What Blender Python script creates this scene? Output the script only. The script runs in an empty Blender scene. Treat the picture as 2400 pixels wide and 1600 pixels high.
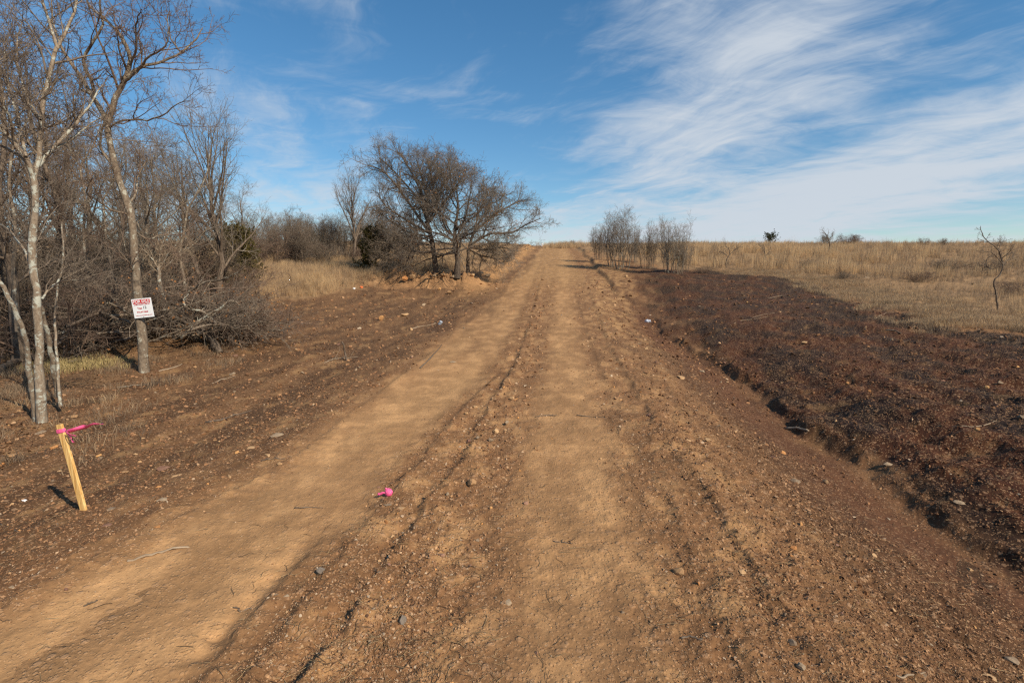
import bpy, bmesh, math, random
import numpy as np
from mathutils import Vector, Matrix

S = bpy.context.scene
COL = S.collection
R_ = math.radians

# ------------------------------------------------------------------ camera
PITCH = R_(7.6)
CAM_H = 1.6
cam_d = bpy.data.cameras.new("camera")
cam_d.lens = 18.0
cam_d.sensor_width = 36.0
cam_d.clip_start = 0.05
cam_d.clip_end = 4000
cam = bpy.data.objects.new("camera", cam_d)
cam.location = (0, 0, CAM_H)
cam.rotation_euler = (R_(90) - PITCH, 0, 0)
COL.objects.link(cam)
S.camera = cam

# ------------------------------------------------------------------ light
SUN_EL = R_(37)
SUN_AZ = math.atan2(0.75, -0.66)          # clockwise from +Y, behind the camera on its right
sun_dir = Vector((math.sin(SUN_AZ) * math.cos(SUN_EL), math.cos(SUN_AZ) * math.cos(SUN_EL), math.sin(SUN_EL)))
sd = bpy.data.lights.new("sun", 'SUN')
sd.energy = 4.6
sd.angle = R_(0.5)
sd.color = (1.0, 0.90, 0.74)
sun = bpy.data.objects.new("sun", sd)
sun.rotation_euler = sun_dir.to_track_quat('Z', 'Y').to_euler()
sun.location = (30, -20, 30)
COL.objects.link(sun)

S.view_settings.view_transform = 'Standard'
S.view_settings.look = 'None'
S.view_settings.exposure = 0.25
S.view_settings.gamma = 1.0
S.view_settings.use_curve_mapping = False
S.render.engine = 'CYCLES'
S.cycles.use_denoising = False
S.cycles.max_bounces = 6
S.cycles.diffuse_bounces = 2
S.cycles.glossy_bounces = 2
S.cycles.transmission_bounces = 2
S.cycles.transparent_max_bounces = 4
S.cycles.pixel_filter_type = 'BLACKMAN_HARRIS'
S.cycles.filter_width = 1.3


class NT:
    """small helper to write node trees"""
    def __init__(self, tree):
        self.t = tree
        tree.nodes.clear()

    def n(self, typ, **kw):
        nd = self.t.nodes.new(typ)
        ins = kw.pop('i', None)
        for k, v in kw.items():
            setattr(nd, k, v)
        if ins:
            for k, v in ins.items():
                if isinstance(v, bpy.types.NodeSocket):
                    self.t.links.new(v, nd.inputs[k])
                else:
                    nd.inputs[k].default_value = v
        return nd

    def math(self, op, a, b=0.0, c=None, clamp=False):
        ins = {0: a, 1: b}
        if c is not None:
            ins[2] = c
        return self.n('ShaderNodeMath', operation=op, use_clamp=clamp, i=ins).outputs[0]

    def vmath(self, op, a, b=(0, 0, 0), scale=None):
        nd = self.n('ShaderNodeVectorMath', operation=op, i={0: a, 1: b})
        if scale is not None:
            nd.inputs['Scale'].default_value = scale
        return nd.outputs['Value'] if op in ('LENGTH', 'DOT_PRODUCT', 'DISTANCE') else nd.outputs[0]

    def ramp(self, x, a, b, lo=0.0, hi=1.0):
        return self.n('ShaderNodeMapRange', interpolation_type='SMOOTHSTEP',
                      i={0: x, 1: a, 2: b, 3: lo, 4: hi}).outputs[0]

    def noise(self, vec, scale, detail=4, rough=0.55, dist=0.0, lac=2.0):
        return self.n('ShaderNodeTexNoise', i={'Vector': vec, 'Scale': scale, 'Detail': detail,
                      'Roughness': rough, 'Distortion': dist, 'Lacunarity': lac}).outputs[0]

    def mix(self, f, a, b, blend='MIX'):
        nd = self.n('ShaderNodeMix', data_type='RGBA', blend_type=blend)
        for k, v in ((0, f), (6, a), (7, b)):
            if isinstance(v, bpy.types.NodeSocket):
                self.t.links.new(v, nd.inputs[k])
            else:
                nd.inputs[k].default_value = v if k == 0 else (*v[:3], 1.0)
        return nd.outputs[2]


# ------------------------------------------------------------------ sky with cirrus
w = bpy.data.worlds.new("World")
S.world = w
w.use_nodes = True
T = NT(w.node_tree)
sky = T.n('ShaderNodeTexSky', sky_type='NISHITA')
sky.sun_disc = False
sky.sun_elevation = SUN_EL
sky.sun_rotation = SUN_AZ
sky.altitude = 300
sky.air_density = 1.0
sky.dust_density = 0.1
sky.ozone_density = 3.0
geo = T.n('ShaderNodeTexCoord').outputs['Generated']
dirv = T.vmath('NORMALIZE', geo)
sx = T.n('ShaderNodeSeparateXYZ', i={0: dirv})
dx, dy, dz = sx.outputs
zz = T.math('ADD', T.math('MAXIMUM', dz, 0.0), 0.10)
px_ = T.math('DIVIDE', dx, zz)
py_ = T.math('DIVIDE', dy, zz)
pv = T.n('ShaderNodeCombineXYZ', i={0: px_, 1: py_, 2: 0.0}).outputs[0]
# rotate the cloud deck so that its fibres run as in the picture, then stretch along them
def deck(angle, sxx, syy, off=(0, 0, 0)):
    m = T.n('ShaderNodeMapping', vector_type='POINT', i={0: pv, 1: off, 2: (0, 0, angle), 3: (1, 1, 1)}).outputs[0]
    return T.n('ShaderNodeMapping', vector_type='POINT', i={0: m, 3: (sxx, syy, 1)}).outputs[0]
warp = T.n('ShaderNodeTexNoise', i={'Vector': pv, 'Scale': 1.1, 'Detail': 3.0, 'Roughness': 0.5}).outputs['Color']
warpv = T.vmath('SCALE', T.vmath('SUBTRACT', warp, (0.5, 0.5, 0.5)), scale=1.5)
pw = T.vmath('ADD', pv, T.vmath('SCALE', warpv, (0, 0, 0), scale=0.5))
def deck2(angle, sxx, syy, off):
    m = T.n('ShaderNodeMapping', vector_type='POINT', i={0: pw, 1: off, 2: (0, 0, angle), 3: (1, 1, 1)}).outputs[0]
    return T.n('ShaderNodeMapping', vector_type='POINT', i={0: m, 3: (sxx, syy, 1)}).outputs[0]
d1 = deck2(R_(74), 0.5, 2.1, (3.1, 1.7, 0))
d2 = deck2(R_(48), 0.7, 3.0, (7.3, 4.2, 2.0))
d3 = deck2(R_(-12), 0.7, 2.4, (1.3, 8.2, 5.0))
fib1 = T.noise(d1, 1.3, 10, 0.60, 0.35)
fib2 = T.noise(d2, 1.9, 10, 0.64, 0.3)
fib3 = T.noise(d3, 1.7, 10, 0.62, 0.5)
puff = T.noise(T.vmath('ADD', pv, (4.0, 9.0, 3.0)), 1.3, 5, 0.55)
big = T.noise(T.vmath('ADD', pv, (4.0, 9.0, 3.0)), 0.28, 3, 0.5)
# where the deck is: thick on the right, thin elsewhere
az = T.math('ARCTAN2', dx, dy)
el = T.math('ARCSINE', dz)
def blob(a0, e0, ra, re, rot=0.0):
    a = T.math('SUBTRACT', az, R_(a0)); e = T.math('SUBTRACT', el, R_(e0))
    c, s = math.cos(R_(rot)), math.sin(R_(rot))
    a2 = T.math('ADD', T.math('MULTIPLY', a, c), T.math('MULTIPLY', e, s))
    e2 = T.math('SUBTRACT', T.math('MULTIPLY', e, c), T.math('MULTIPLY', a, s))
    q = T.math('ADD', T.math('POWER', T.math('ABSOLUTE', T.math('DIVIDE', a2, R_(ra))), 2.0), T.math('POWER', T.math('ABSOLUTE', T.math('DIVIDE', e2, R_(re))), 2.0))
    return T.math('POWER', 2.718, T.math('MULTIPLY', q, -1.0))
cov = T.math('MULTIPLY', blob(25, 21.5, 13.5, 10, 10), 0.50)
for args, wt in (((35, 8.5, 18, 3.4, 10), 0.72), ((30, 3.5, 17, 3.0, 0), 0.52), ((-3, 23, 9, 6, 0), -0.22), ((40, 4.5, 9, 1.4, 8), -0.22), ((17, 13, 9, 4, 30), 0.30), ((-26, 15, 9, 2.8, -22), 0.22), ((-14, 14, 3, 4, -35), 0.12), ((-28, 24, 8, 1.8, 12), 0.10), ((-9, 18, 5, 1.2, -8), 0.10),
                 ((-26, 6, 16, 5, 0), 0.36), ((8, 7.5, 7, .8, 4), 0.26), ((2, 3, 18, 3.4, 0), 0.40), ((75, 20, 24, 20, 0), 0.4), ((-120, 25, 40, 20, 0), 0.3), ((140, 30, 50, 25, 0), 0.35)):
    cov = T.math('ADD', cov, T.math('MULTIPLY', blob(*args), wt))
cov = T.math('ADD', cov, T.math('MULTIPLY', T.math('SUBTRACT', big, 0.5), 0.25))
fib = T.math('ADD', T.math('ADD', T.math('MULTIPLY', fib1, 0.42), T.math('MULTIPLY', fib2, 0.30)), T.math('MULTIPLY', fib3, 0.28))
fib = T.math('ADD', T.math('MULTIPLY', T.math('SUBTRACT', fib, 0.5), 2.5), T.math('MULTIPLY', T.math('SUBTRACT', puff, 0.5), 0.9))
dens = T.ramp(T.math('ADD', fib, cov), -0.02, 0.84)
dens = T.math('MULTIPLY', dens, T.ramp(dz, -0.02, 0.03))
dens = T.math('MULTIPLY', dens, 0.93)
lum = T.n('ShaderNodeSeparateColor', i={0: sky.outputs[0]}).outputs[2]
soft = T.math('DIVIDE', 1.0, T.math('ADD', 0.86, T.math('MULTIPLY', lum, 0.036)))
skys = T.vmath('MULTIPLY', sky.outputs[0], T.n('ShaderNodeCombineXYZ', i={0: soft, 1: soft, 2: soft}).outputs[0])
lp = T.n('ShaderNodeHueSaturation', i={'Hue': 0.493, 'Saturation': 1.22, 'Value': 1.0, 'Color': skys}).outputs[0]
cloudc = T.n('ShaderNodeRGB'); cloudc.outputs[0].default_value = (4.95, 5.4, 5.95, 1)
skyc = T.mix(dens, lp, cloudc.outputs[0])
bg = T.n('ShaderNodeBackground', i={'Color': skyc, 'Strength': 0.105})
T.n('ShaderNodeOutputWorld', i={'Surface': bg.outputs[0]})

# ------------------------------------------------------------------ tagging and mesh helpers
def tag(o, label=None, cat=None, group=None, kind=None):
    if label: o['label'] = label
    if cat: o['category'] = cat
    if group: o['group'] = group
    if kind: o['kind'] = kind
    return o

def link(name, me, mat=None, parent=None, loc=None):
    o = bpy.data.objects.new(name, me)
    COL.objects.link(o)
    if mat is not None and me is not None and not me.materials:
        me.materials.append(mat)
    if parent is not None:
        o.parent = parent
    if loc is not None:
        o.location = loc
    return o

def empty(name, loc, rz=0.0, scale=1.0):
    o = bpy.data.objects.new(name, None)
    o.empty_display_size = 0.1
    o.location = loc
    o.rotation_euler = (0, 0, rz)
    o.scale = (scale,) * 3
    COL.objects.link(o)
    return o

def mesh_np(name, V, F, smooth=False):
    """V (n,3); F (m,k) with one face size, or a list of such arrays"""
    me = bpy.data.meshes.new(name)
    Fs = F if isinstance(F, list) else [F]
    Fs = [f for f in Fs if len(f)]
    nl = sum(f.size for f in Fs)
    npoly = sum(len(f) for f in Fs)
    me.vertices.add(len(V))
    me.vertices.foreach_set('co', np.ascontiguousarray(V, dtype=np.float32).ravel())
    me.loops.add(nl)
    me.loops.foreach_set('vertex_index', np.concatenate([f.ravel() for f in Fs]).astype(np.int32))
    me.polygons.add(npoly)
    tot = np.concatenate([np.full(len(f), f.shape[1]) for f in Fs]).astype(np.int32)
    st = np.concatenate([[0], np.cumsum(tot)[:-1]]).astype(np.int32)
    me.polygons.foreach_set('loop_start', st)
    me.polygons.foreach_set('loop_total', tot)
    if smooth:
        me.polygons.foreach_set('use_smooth', np.ones(npoly, dtype=bool))
    me.update(calc_edges=True)
    return me

# ------------------------------------------------------------------ numpy noise
_perm_rng = np.random.default_rng(11)
_PERM = np.tile(_perm_rng.permutation(256), 3)
_ang = _perm_rng.random(256) * 2 * np.pi
_GX, _GY = np.cos(_ang), np.sin(_ang)

def gnoise(x, y, seed=0):
    x = np.asarray(x, float) + seed * 17.31
    y = np.asarray(y, float) - seed * 9.77
    xi = np.floor(x).astype(np.int64); yi = np.floor(y).astype(np.int64)
    xf = x - xi; yf = y - yi
    u = xf * xf * xf * (xf * (xf * 6 - 15) + 10); v = yf * yf * yf * (yf * (yf * 6 - 15) + 10)
    def g(ix, iy, fx, fy):
        h = _PERM[(_PERM[ix & 255] + iy) & 255]
        return _GX[h] * fx + _GY[h] * fy
    a = g(xi, yi, xf, yf); b = g(xi + 1, yi, xf - 1, yf)
    c = g(xi, yi + 1, xf, yf - 1); d = g(xi + 1, yi + 1, xf - 1, yf - 1)
    return (a + u * (b - a) + v * ((c + u * (d - c)) - (a + u * (b - a)))) * 1.5

def fbm(x, y, octv=4, seed=0, gain=0.5, lac=2.03):
    s = 0.0; a = 1.0
    for o in range(octv):
        s = s + a * gnoise(x, y, seed + o * 3)
        x = np.asarray(x) * lac; y = np.asarray(y) * lac; a *= gain
    return s

def sst(a, b, x):
    t = np.clip((x - a) / (b - a), 0, 1)
    return t * t * (3 - 2 * t)

# ------------------------------------------------------------------ terrain
_ty = np.arange(-80, 600, 0.25)
_tz = np.interp(_ty, [-80, -10, 0, 9, 16, 24, 34, 45, 58, 70, 78, 90, 130, 200, 600],
                [-1.0, -0.1, 0, 0.0, 0.22, 0.68, 1.55, 2.75, 4.2, 5.32, 5.75, 5.55, 3.0, -1, -6])
_k = np.exp(-0.5 * (np.arange(-24, 25) / 9.0) ** 2); _k /= _k.sum()
_tz = np.convolve(np.pad(_tz, 24, mode='edge'), _k, mode='valid')
_tz = _tz - np.interp(0, _ty, _tz)
def prof(y): return np.interp(y, _ty, _tz)

def ray(u, v):
    c, s = math.cos(PITCH), math.sin(PITCH)
    f = 1200.0
    return np.array([(u - 1200.0), f * c + (800.0 - v) * s, -f * s + (800.0 - v) * c])

_ry = np.geomspace(1.0, 110, 4000)
def ground_hit(u, v, H, dz=0.0):
    d = ray(u, v)
    t = _ry / d[1]
    zz_ = CAM_H + d[2] * t
    hh = H(d[0] * t, _ry) + dz
    k = np.nonzero(zz_ <= hh)[0]
    i = k[0] if len(k) else len(_ry) - 1
    return d[0] * t[i], _ry[i]

def H0(x, y): return prof(y) + 0.0 * np.asarray(x)

def line_from_px(pts, dz=0.0):
    w_ = sorted([ground_hit(u, v, H0, dz)[::-1] for u, v in pts])
    ys = np.array([a[0] for a in w_]); xs = np.array([a[1] for a in w_])
    # continue both ends straight
    s0 = (xs[1] - xs[0]) / max(ys[1] - ys[0], 0.2); s1 = (xs[-1] - xs[-2]) / max(ys[-1] - ys[-2], 0.5)
    s0 = np.clip(s0, -0.2, 0.35); s1 = np.clip(s1, -0.1, 0.25)
    ys = np.concatenate([[ys[0] - 12], ys, [ys[-1] + 200]])
    xs = np.concatenate([[xs[0] - 12 * s0], xs, [xs[-1] + 200 * s1]])
    return lambda y: np.interp(y, ys, xs)

L1 = line_from_px([(689, 1596), (781, 1474), (840, 1397), (888, 1328), (948, 1242), (1010, 1153), (1073, 1080), (1095, 1030), (1140, 953), (1197, 864), (1223, 806), (1255, 700), (1276, 615)])
L2 = line_from_px([(650, 1465), (724, 1364), (793, 1293), (858, 1218), (903, 1168), (942, 1122), (987, 1074), (1016, 1033), (1038, 1004), (1076, 959), (1108, 930)])
L3 = line_from_px([(462, 1565), (540, 1480), (622, 1396)])
R1 = line_from_px([(1729, 1290), (1706, 1256), (1649, 1156), (1600, 1090), (1535, 1000), (1480, 900), (1440, 835), (1402, 750), (1388, 705)])
XL = line_from_px([(0, 1390), (300, 1245), (640, 1075), (900, 895), (1080, 755), (1190, 660), (1245, 605)])
XR = line_from_px([(1820, 1560), (1700, 1290), (1600, 1090), (1520, 970), (1450, 840), (1405, 740), (1370, 650), (1335, 590)])
XD = line_from_px([(1500, 665), (1545, 770), (1690, 850), (1780, 910), (1880, 1000), (2010, 1060), (2130, 1160), (2380, 1290)], -0.30)
XG = line_from_px([(2400, 800), (2250, 785), (2100, 735), (1900, 668), (1720, 642), (1560, 632), (1440, 606), (1350, 585)])   # grass edge on the right
XB = line_from_px([(560, 800), (585, 720), (900, 676), (1160, 640), (1225, 590)])                   # grass edge on the left

def H_struct(x, y):
    """terrain with ditch, banks, berm but without small relief"""
    x = np.asarray(x, float); y = np.asarray(y, float)
    z = H0(x, y)
    xr, xd, xl, l1 = XR(y), XD(y), XL(y), L1(y)
    far = sst(20, 34, y)
    depth = 0.46 * (1 - 0.5 * far)
    wv = 0.07 * gnoise(x * 0.5, y * 0.45, 3) + 0.06 * gnoise(x * 2, y * 1.6, 5) + .035 * gnoise(x * 6, y * 5, 6)
    s = x - xd + wv * 1.5
    left_fall = -depth * sst(0, 1, np.clip((x - xr) / np.maximum(xd - xr, 0.3), 0, 1))
    bank = (0.09 + 0.05 * gnoise(y * 0.8, x * 0.3, 8) + .05 * gnoise(y * 2.6, x * 2.0, 9) + .02 * gnoise(y * 6., x * 5.0, 12)) * sst(0.02, 0.22, s) * (1 - 0.3 * far)
    rise = (0.20 * sst(.1, 1.9, s) * (1 - far) + 0.060 * np.clip(s, 0, 7)) + 0.018 * np.clip(s - 9, 0, 40)
    z = z + np.where(s < 0, left_fall * (1 - .8 * sst(30, 50, y)), -depth * (1 - .8 * sst(30, 50, y)) + bank * (1 - .8 * sst(15, 24, y)) + rise * (1 - 0.88 * sst(16, 45, y)))
    # left swale and slow rise to the wood
    sl = xl - x
    z = z - 0.13 * sst(0, 1.6, sl) + 0.07 * sst(1.8, 6, sl) + 0.012 * np.clip(sl - 5, 0, 25)
    # road crown and lanes worn into it
    # cut banks far up the road
    cutl = sst(20, 30, y) * (1 - sst(62, 72, y))
    z = z + cutl * (0.42 + 0.2 * fbm(x * .5, y * .5, 3, 21)) * sst(0.6, 2.0, sl + 0.5 * gnoise(x * .7, y * .7, 23)) 
    sr = x - xr
    cutr = sst(22, 28, y) * (1 - sst(68, 76, y))
    z = z + cutr * (0.20 + .1 * gnoise(x * .4, y * .4, 28)) * sst(0.9, 1.2, sr - 0.3 + 0.22 * gnoise(x * .3, y * .18, 27) + .08 * gnoise(x * 1.5, y * 1.2, 29))
    # berm of dug earth below the oak
    bx, by = BERM
    q = ((x - bx) / 3.2) ** 2 + ((y - by - 0.10 * (x - bx)) / 1.0) ** 2
    z = z + 0.42 * np.exp(-q ** 2) * (0.75 + 1.1 * fbm(x * 1.1, y * 1.6, 4, 31, .65))
    z = z - 0.28 * np.exp(-(((x - bx) / 2.6) ** 4)) * np.exp(-((y - by + 1.5 + .5 * gnoise(x * 1.1, y, 33)) / .55) ** 2)
    # earth heap beside the sign tree
    for hx, hy, hr, ha in HEAPS:
        q = ((x - hx) ** 2 + (y - hy) ** 2) / hr ** 2
        z = z + ha * np.exp(-q) * (0.8 + 0.4 * fbm(x * 1.3, y * 1.3, 3, 41))
    return z

BERM = ground_hit(1000, 668, H0)
HEAPS = [(*ground_hit(440, 800, H0), 1.2, 0.30), (*ground_hit(385, 800, H0), 0.8, 0.18), (*ground_hit(280, 790, H0), 1.6, 0.15)]

def PX(u, v):
    """world point on the ground seen at photo pixel (u, v)"""
    x, y = ground_hit(u, v, H_struct)
    return Vector((x, y, float(H_struct(x, y))))

def PD(u, v, y):
    """world point on the ray through (u, v) at depth y"""
    d = ray(u, v)
    t = y / d[1]
    return Vector((d[0] * t, y, CAM_H + d[2] * t))

def rut(s, t, A, B, seed, wid=0.30):
    """ridge with a steep left face at s = 0 and a worn trough before it"""
    m = 0.72 + 0.55 * gnoise(t * 1.1, 0 * t + seed, seed) + 0.65 * gnoise(t * 6.0, 0 * t + 7, seed + 1) + 0.5 * gnoise(t * 17.0, 0 * t + 5, seed + 4)
    s = s + 0.028 * gnoise(t * 3.0, 0 * t + 3, seed + 2) + 0.016 * gnoise(t * 13.0, 0 * t + 3, seed + 3) + 0.009 * gnoise(t * 31.0, 0 * t + 3, seed + 5)
    ridge = np.where(s > 0, sst(0, 0.06, s) * np.clip(1 - s / wid, 0, 1) ** 1.2, 0)
    trough = np.exp(-((s + 0.05) / 0.06) ** 2)
    return A * np.clip(m, 0.0, 1.6) * ridge - B * np.clip(m, 0, 1.3) * trough

def masks(x, y):
    xr, xd, xl, l1 = XR(y), XD(y), XL(y), L1(y)
    n1 = fbm(x * 1.2, y * 0.6, 3, 51) * 0.22
    m = {}
    m['road'] = sst(-0.25, 0.25, x - xl + n1) * sst(-0.3, 0.3, xr - x + n1)
    # smooth wheel lanes
    l2 = np.where(y < 8.0, L2(y), l1 - 0.25)
    laneL = sst(-0.15, 0.35, x - xl + n1) * sst(0.0, 0.30, l2 - x + n1 * 0.4)
    c = 0.55 * l1 + 0.45 * R1(y)
    laneM = np.exp(-(((x - c - 0.12 + n1 * .5) / 0.42) ** 4))
    m['lane'] = np.clip(laneL + 0.85 * laneM, 0, 1)
    m['laneL'] = laneL
    m['ridge'] = np.exp(-(((x - l1 - 0.16) / 0.24) ** 2))
    m['shoulder'] = sst(-0.3, 0.2, x - R1(y) + n1) * sst(-0.1, 0.5, xd - x)
    m['ditch'] = np.exp(-(((x - xd + 0.35 + n1) / 0.42) ** 2)) * (1 - 0.6 * sst(16, 26, y))
    n2 = fbm(x * 0.6, y * 0.6, 4, 61)
    wd = 0.25 + 1.1 * sst(9, 16, y)
    m['right'] = sst(-wd, wd, x - xd + n1 + wd * .9 * fbm(x * 1.3, y * .5, 3, 53)) * sst(0, 0.8, XG(y) - x + n2 * 1.3)
    m['grassR'] = sst(-0.4, 1.0, x - XG(y) + n2 * 1.6)
    m['left'] = sst(-0.5, 1.0, xl - x + n1 * 1.6 + .35 * fbm(x * .9, y * .3, 3, 57))
    xb = XB(y)
    m['grassL'] = sst(0, 1.2, xb - x + n2 * 1.5) * sst(15, 19, y + n2 * 3)
    wl = -3.9 - 0.05 * y + np.where(y > 9, 0.25 * (y - 9) * 0, 0)
    m['litter'] = sst(0, 1.4, WOOD(y) - x + n2 * 0.9) * (1 - m['grassL'])
    return m

WOOD = line_from_px([(80, 1060), (250, 930), (420, 860), (560, 800), (600, 700)])

def H_fine(x, y, m=None):
    x = np.asarray(x, float); y = np.asarray(y, float)
    if m is None: m = masks(x, y)
    z = H_struct(x, y)
    t = y
    near = 1 - sst(14, 40, y)
    z = z + rut(x - L1(y), t, 0.036, 0.014, 101, 0.36) * (1 - sst(30, 50, y))
    z = z + rut(x - L2(y), t, 0.028, 0.012, 111, 0.22) * (1 - sst(7.5, 9.5, y))
    z = z + rut(x - L3(y), t, 0.035, 0.02, 121, 0.2) * (1 - sst(2.6, 3.2, y))
    z = z + rut(x - R1(y), t, 0.024, 0.010, 131, 0.24) * (1 - sst(22, 30, y))
    z = z + rut(x - R1(y) + 0.30, t, 0.010, 0.006, 141, 0.15) * (1 - sst(4, 6, y))
    z = z + rut(x - 0.5 * (R1(y) + L1(y)) - 0.55, t, 0.014, 0.006, 151, 0.2) * sst(5, 8, y) * (1 - sst(22, 30, y))
    z = z + rut(x - XL(y) - 0.1, t, 0.04, 0.01, 161, 0.3) * 0.6
    z = z - 0.025 * m['laneL']
    rough = np.clip(0.62 - 0.44 * m['lane'] + 0.45 * m['ridge'] + 0.30 * m['shoulder'] + 0.15 * m['right'] + 0.25 * m['left'] - 0.5 * m['ditch'], 0.14, 2.2)
    a = R_(4)
    # along the road the graded soil is drawn out into streaks
    xs = (x - 0.08 * y)
    st = fbm(xs * 3.2, y * 0.9, 4, 71)
    cl = fbm(x * 7.5, y * 7.5, 5, 81, 0.62)
    ridged = 1 - np.abs(gnoise(x * 3.3, y * 2.2, 91)) * 2
    z = z + rough * (0.016 * st + 0.0135 * cl + 0.012 * np.clip(ridged, 0, 1) * np.clip(cl, 0, 1))
    z = z + m['right'] * (0.05 * fbm(xs * 1.6, y * 0.45, 3, 95) + 0.05 * np.clip(fbm(xs * 2.2, y * 0.7, 3, 96) - .25, 0, 1))
    z = z + (m['grassR'] + m['grassL']) * 0.06 * fbm(x * 0.9, y * 0.9, 3, 97)
    z = z + 0.02 * fbm(x * 0.7, y * 0.5, 2, 98)
    # cleat marks of the crawler tracks
    z = z + 0.0025 * m['lane'] * np.sin(y * 2 * np.pi / 0.17 + 2 * gnoise(x, y, 99)) * sst(0.1, 0.6, gnoise(x * 1.3, y * .5, 100) + 0.3)
    return z

def lin(r, g, b):
    f = lambda c: c / 12.92 if c <= 0.04045 else ((c + 0.055) / 1.055) ** 2.4
    return np.array([f(r / 255), f(g / 255), f(b / 255)])

def soil(x, y, m):
    """soil colour: the dry tan of the packed lanes, brown graded earth, dark topsoil, red clay"""
    n = fbm(x * 0.9, y * 0.55, 4, 201)
    n2 = fbm(x * 3.0, y * 2.0, 4, 202, 0.6)
    n3 = fbm((x - .08 * y) * 1.9, y * 0.26, 4, 203)
    def mixc(c, col, a): return c * (1 - a[:, None]) + np.array(col)[None, :] * a[:, None]
    tan = lin(181, 139, 95); brown = lin(130, 94, 63); dark = lin(70, 50, 35); red = lin(118, 74, 46); black = lin(40, 33, 28); ochre = lin(170, 132, 88)
    c = np.repeat(brown[None, :], len(x), 0)
    c = mixc(c, ochre, 0.35 * sst(-0.2, 0.8, n2) * (1 - m['lane']))
    c = mixc(c, tan, np.clip(m['lane'] * (0.62 + 0.35 * n3) * (1 - .40 * (1 - sst(2.0, 3.0, y)) * (1 - m['laneL'])) + .25 * m['road'] * sst(-.1, .6, n2), 0, 1))  # middle lane darker close by: brown soil plus painted lens falloff
    c = mixc(c, ochre, 0.55 * sst(22, 34, y) * m['road'])
    c = mixc(c, red, 0.20 * sst(24, 34, y) * (1 - m['road']) * sst(0, 1.2, XL(y) - x + .6) * (1 - sst(2.5, 4.5, XL(y) - x)))
    # left: dark streaks between the road and the wood, drawn out along it
    ll = m['left'] * (1 - m['grassL'])  
    c = mixc(c, dark, np.clip(ll * (0.60 * sst(-0.5, 0.5, n3 + 0.25 * n) + 0.25), 0, 1))
    c = mixc(c, ochre, 0.45 * ll * sst(0.3, 0.9, n2 + 0.4 * n))
    c = mixc(c, lin(96, 70, 48), 0.30 * ll)
    c = mixc(c, lin(112, 86, 60), 0.55 * m['litter'])
    # right: shoulder darker toward the ditch, black topsoil, red clay wash
    tdr = np.clip((x - XR(y)) / np.maximum(XD(y) - XR(y), 0.4), 0, 1)
    sh = m['shoulder'] * sst(0.0, 0.75, tdr + 0.25 * n3 + .2 * n)
    c = mixc(c, lin(74, 51, 34), 0.9 * sh * (1 - 0.6 * sst(12, 20, y)))
    c = mixc(c, ochre, 0.55 * sst(9, 15, y) * m['shoulder'] * sst(-.4, .5, n2))
    rr = m['right']
    c = mixc(c, lin(42, 29, 21), 0.97 * rr)
    edge = sst(2.5, 0.3, XG(y) - x + n * 1.0) * 0 + (1 - sst(0.4, 2.6, XG(y) - x + n * 1.4))
    c = mixc(c, black, np.clip(rr * (0.75 * edge + 0.5 * sst(0.0, 0.6, n3 - 0.1)), 0, 1))
    redm = rr * sst(-0.1, 0.6, n + 0.5 * n3 + 0.35 * (1 - sst(2, 7, x - XD(y)))) * (1 - 0.7 * edge)
    c = mixc(c, lin(78, 44, 26), 0.7 * redm)
    c = mixc(c, lin(92, 60, 40), 0.9 * m['ditch'])
    c = mixc(c, ochre, 0.25 * rr * sst(0.45, 0.9, n2) * .7)
    g = np.clip(m['grassR'] + m['grassL'], 0, 1)
    c = mixc(c, lin(150, 120, 86), 0.9 * g)
    c = mixc(c, lin(108, 86, 64), 0.5 * g * sst(-.3, .6, n))
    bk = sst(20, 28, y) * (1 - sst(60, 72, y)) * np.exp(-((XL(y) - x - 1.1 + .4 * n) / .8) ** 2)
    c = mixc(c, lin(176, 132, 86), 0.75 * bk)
    ds = sst(9, 14, y) * (1 - sst(44, 60, y)) * np.exp(-((XL(y) - x + .1 + .4 * n) / .75) ** 2)  # dark streak by the left road edge: dark soil with shade painted in
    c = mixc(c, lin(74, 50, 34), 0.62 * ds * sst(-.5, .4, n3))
    q = ((x - BERM[0]) / 4.6) ** 2 + ((y - BERM[1]) / 2.2) ** 2
    c = mixc(c, lin(172, 130, 90), 0.6 * np.exp(-q ** 2))
    c = c * (1 + 0.16 * n2 + 0.10 * n)[:, None]
    return np.clip(c, 0.01, 0.8)

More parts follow.
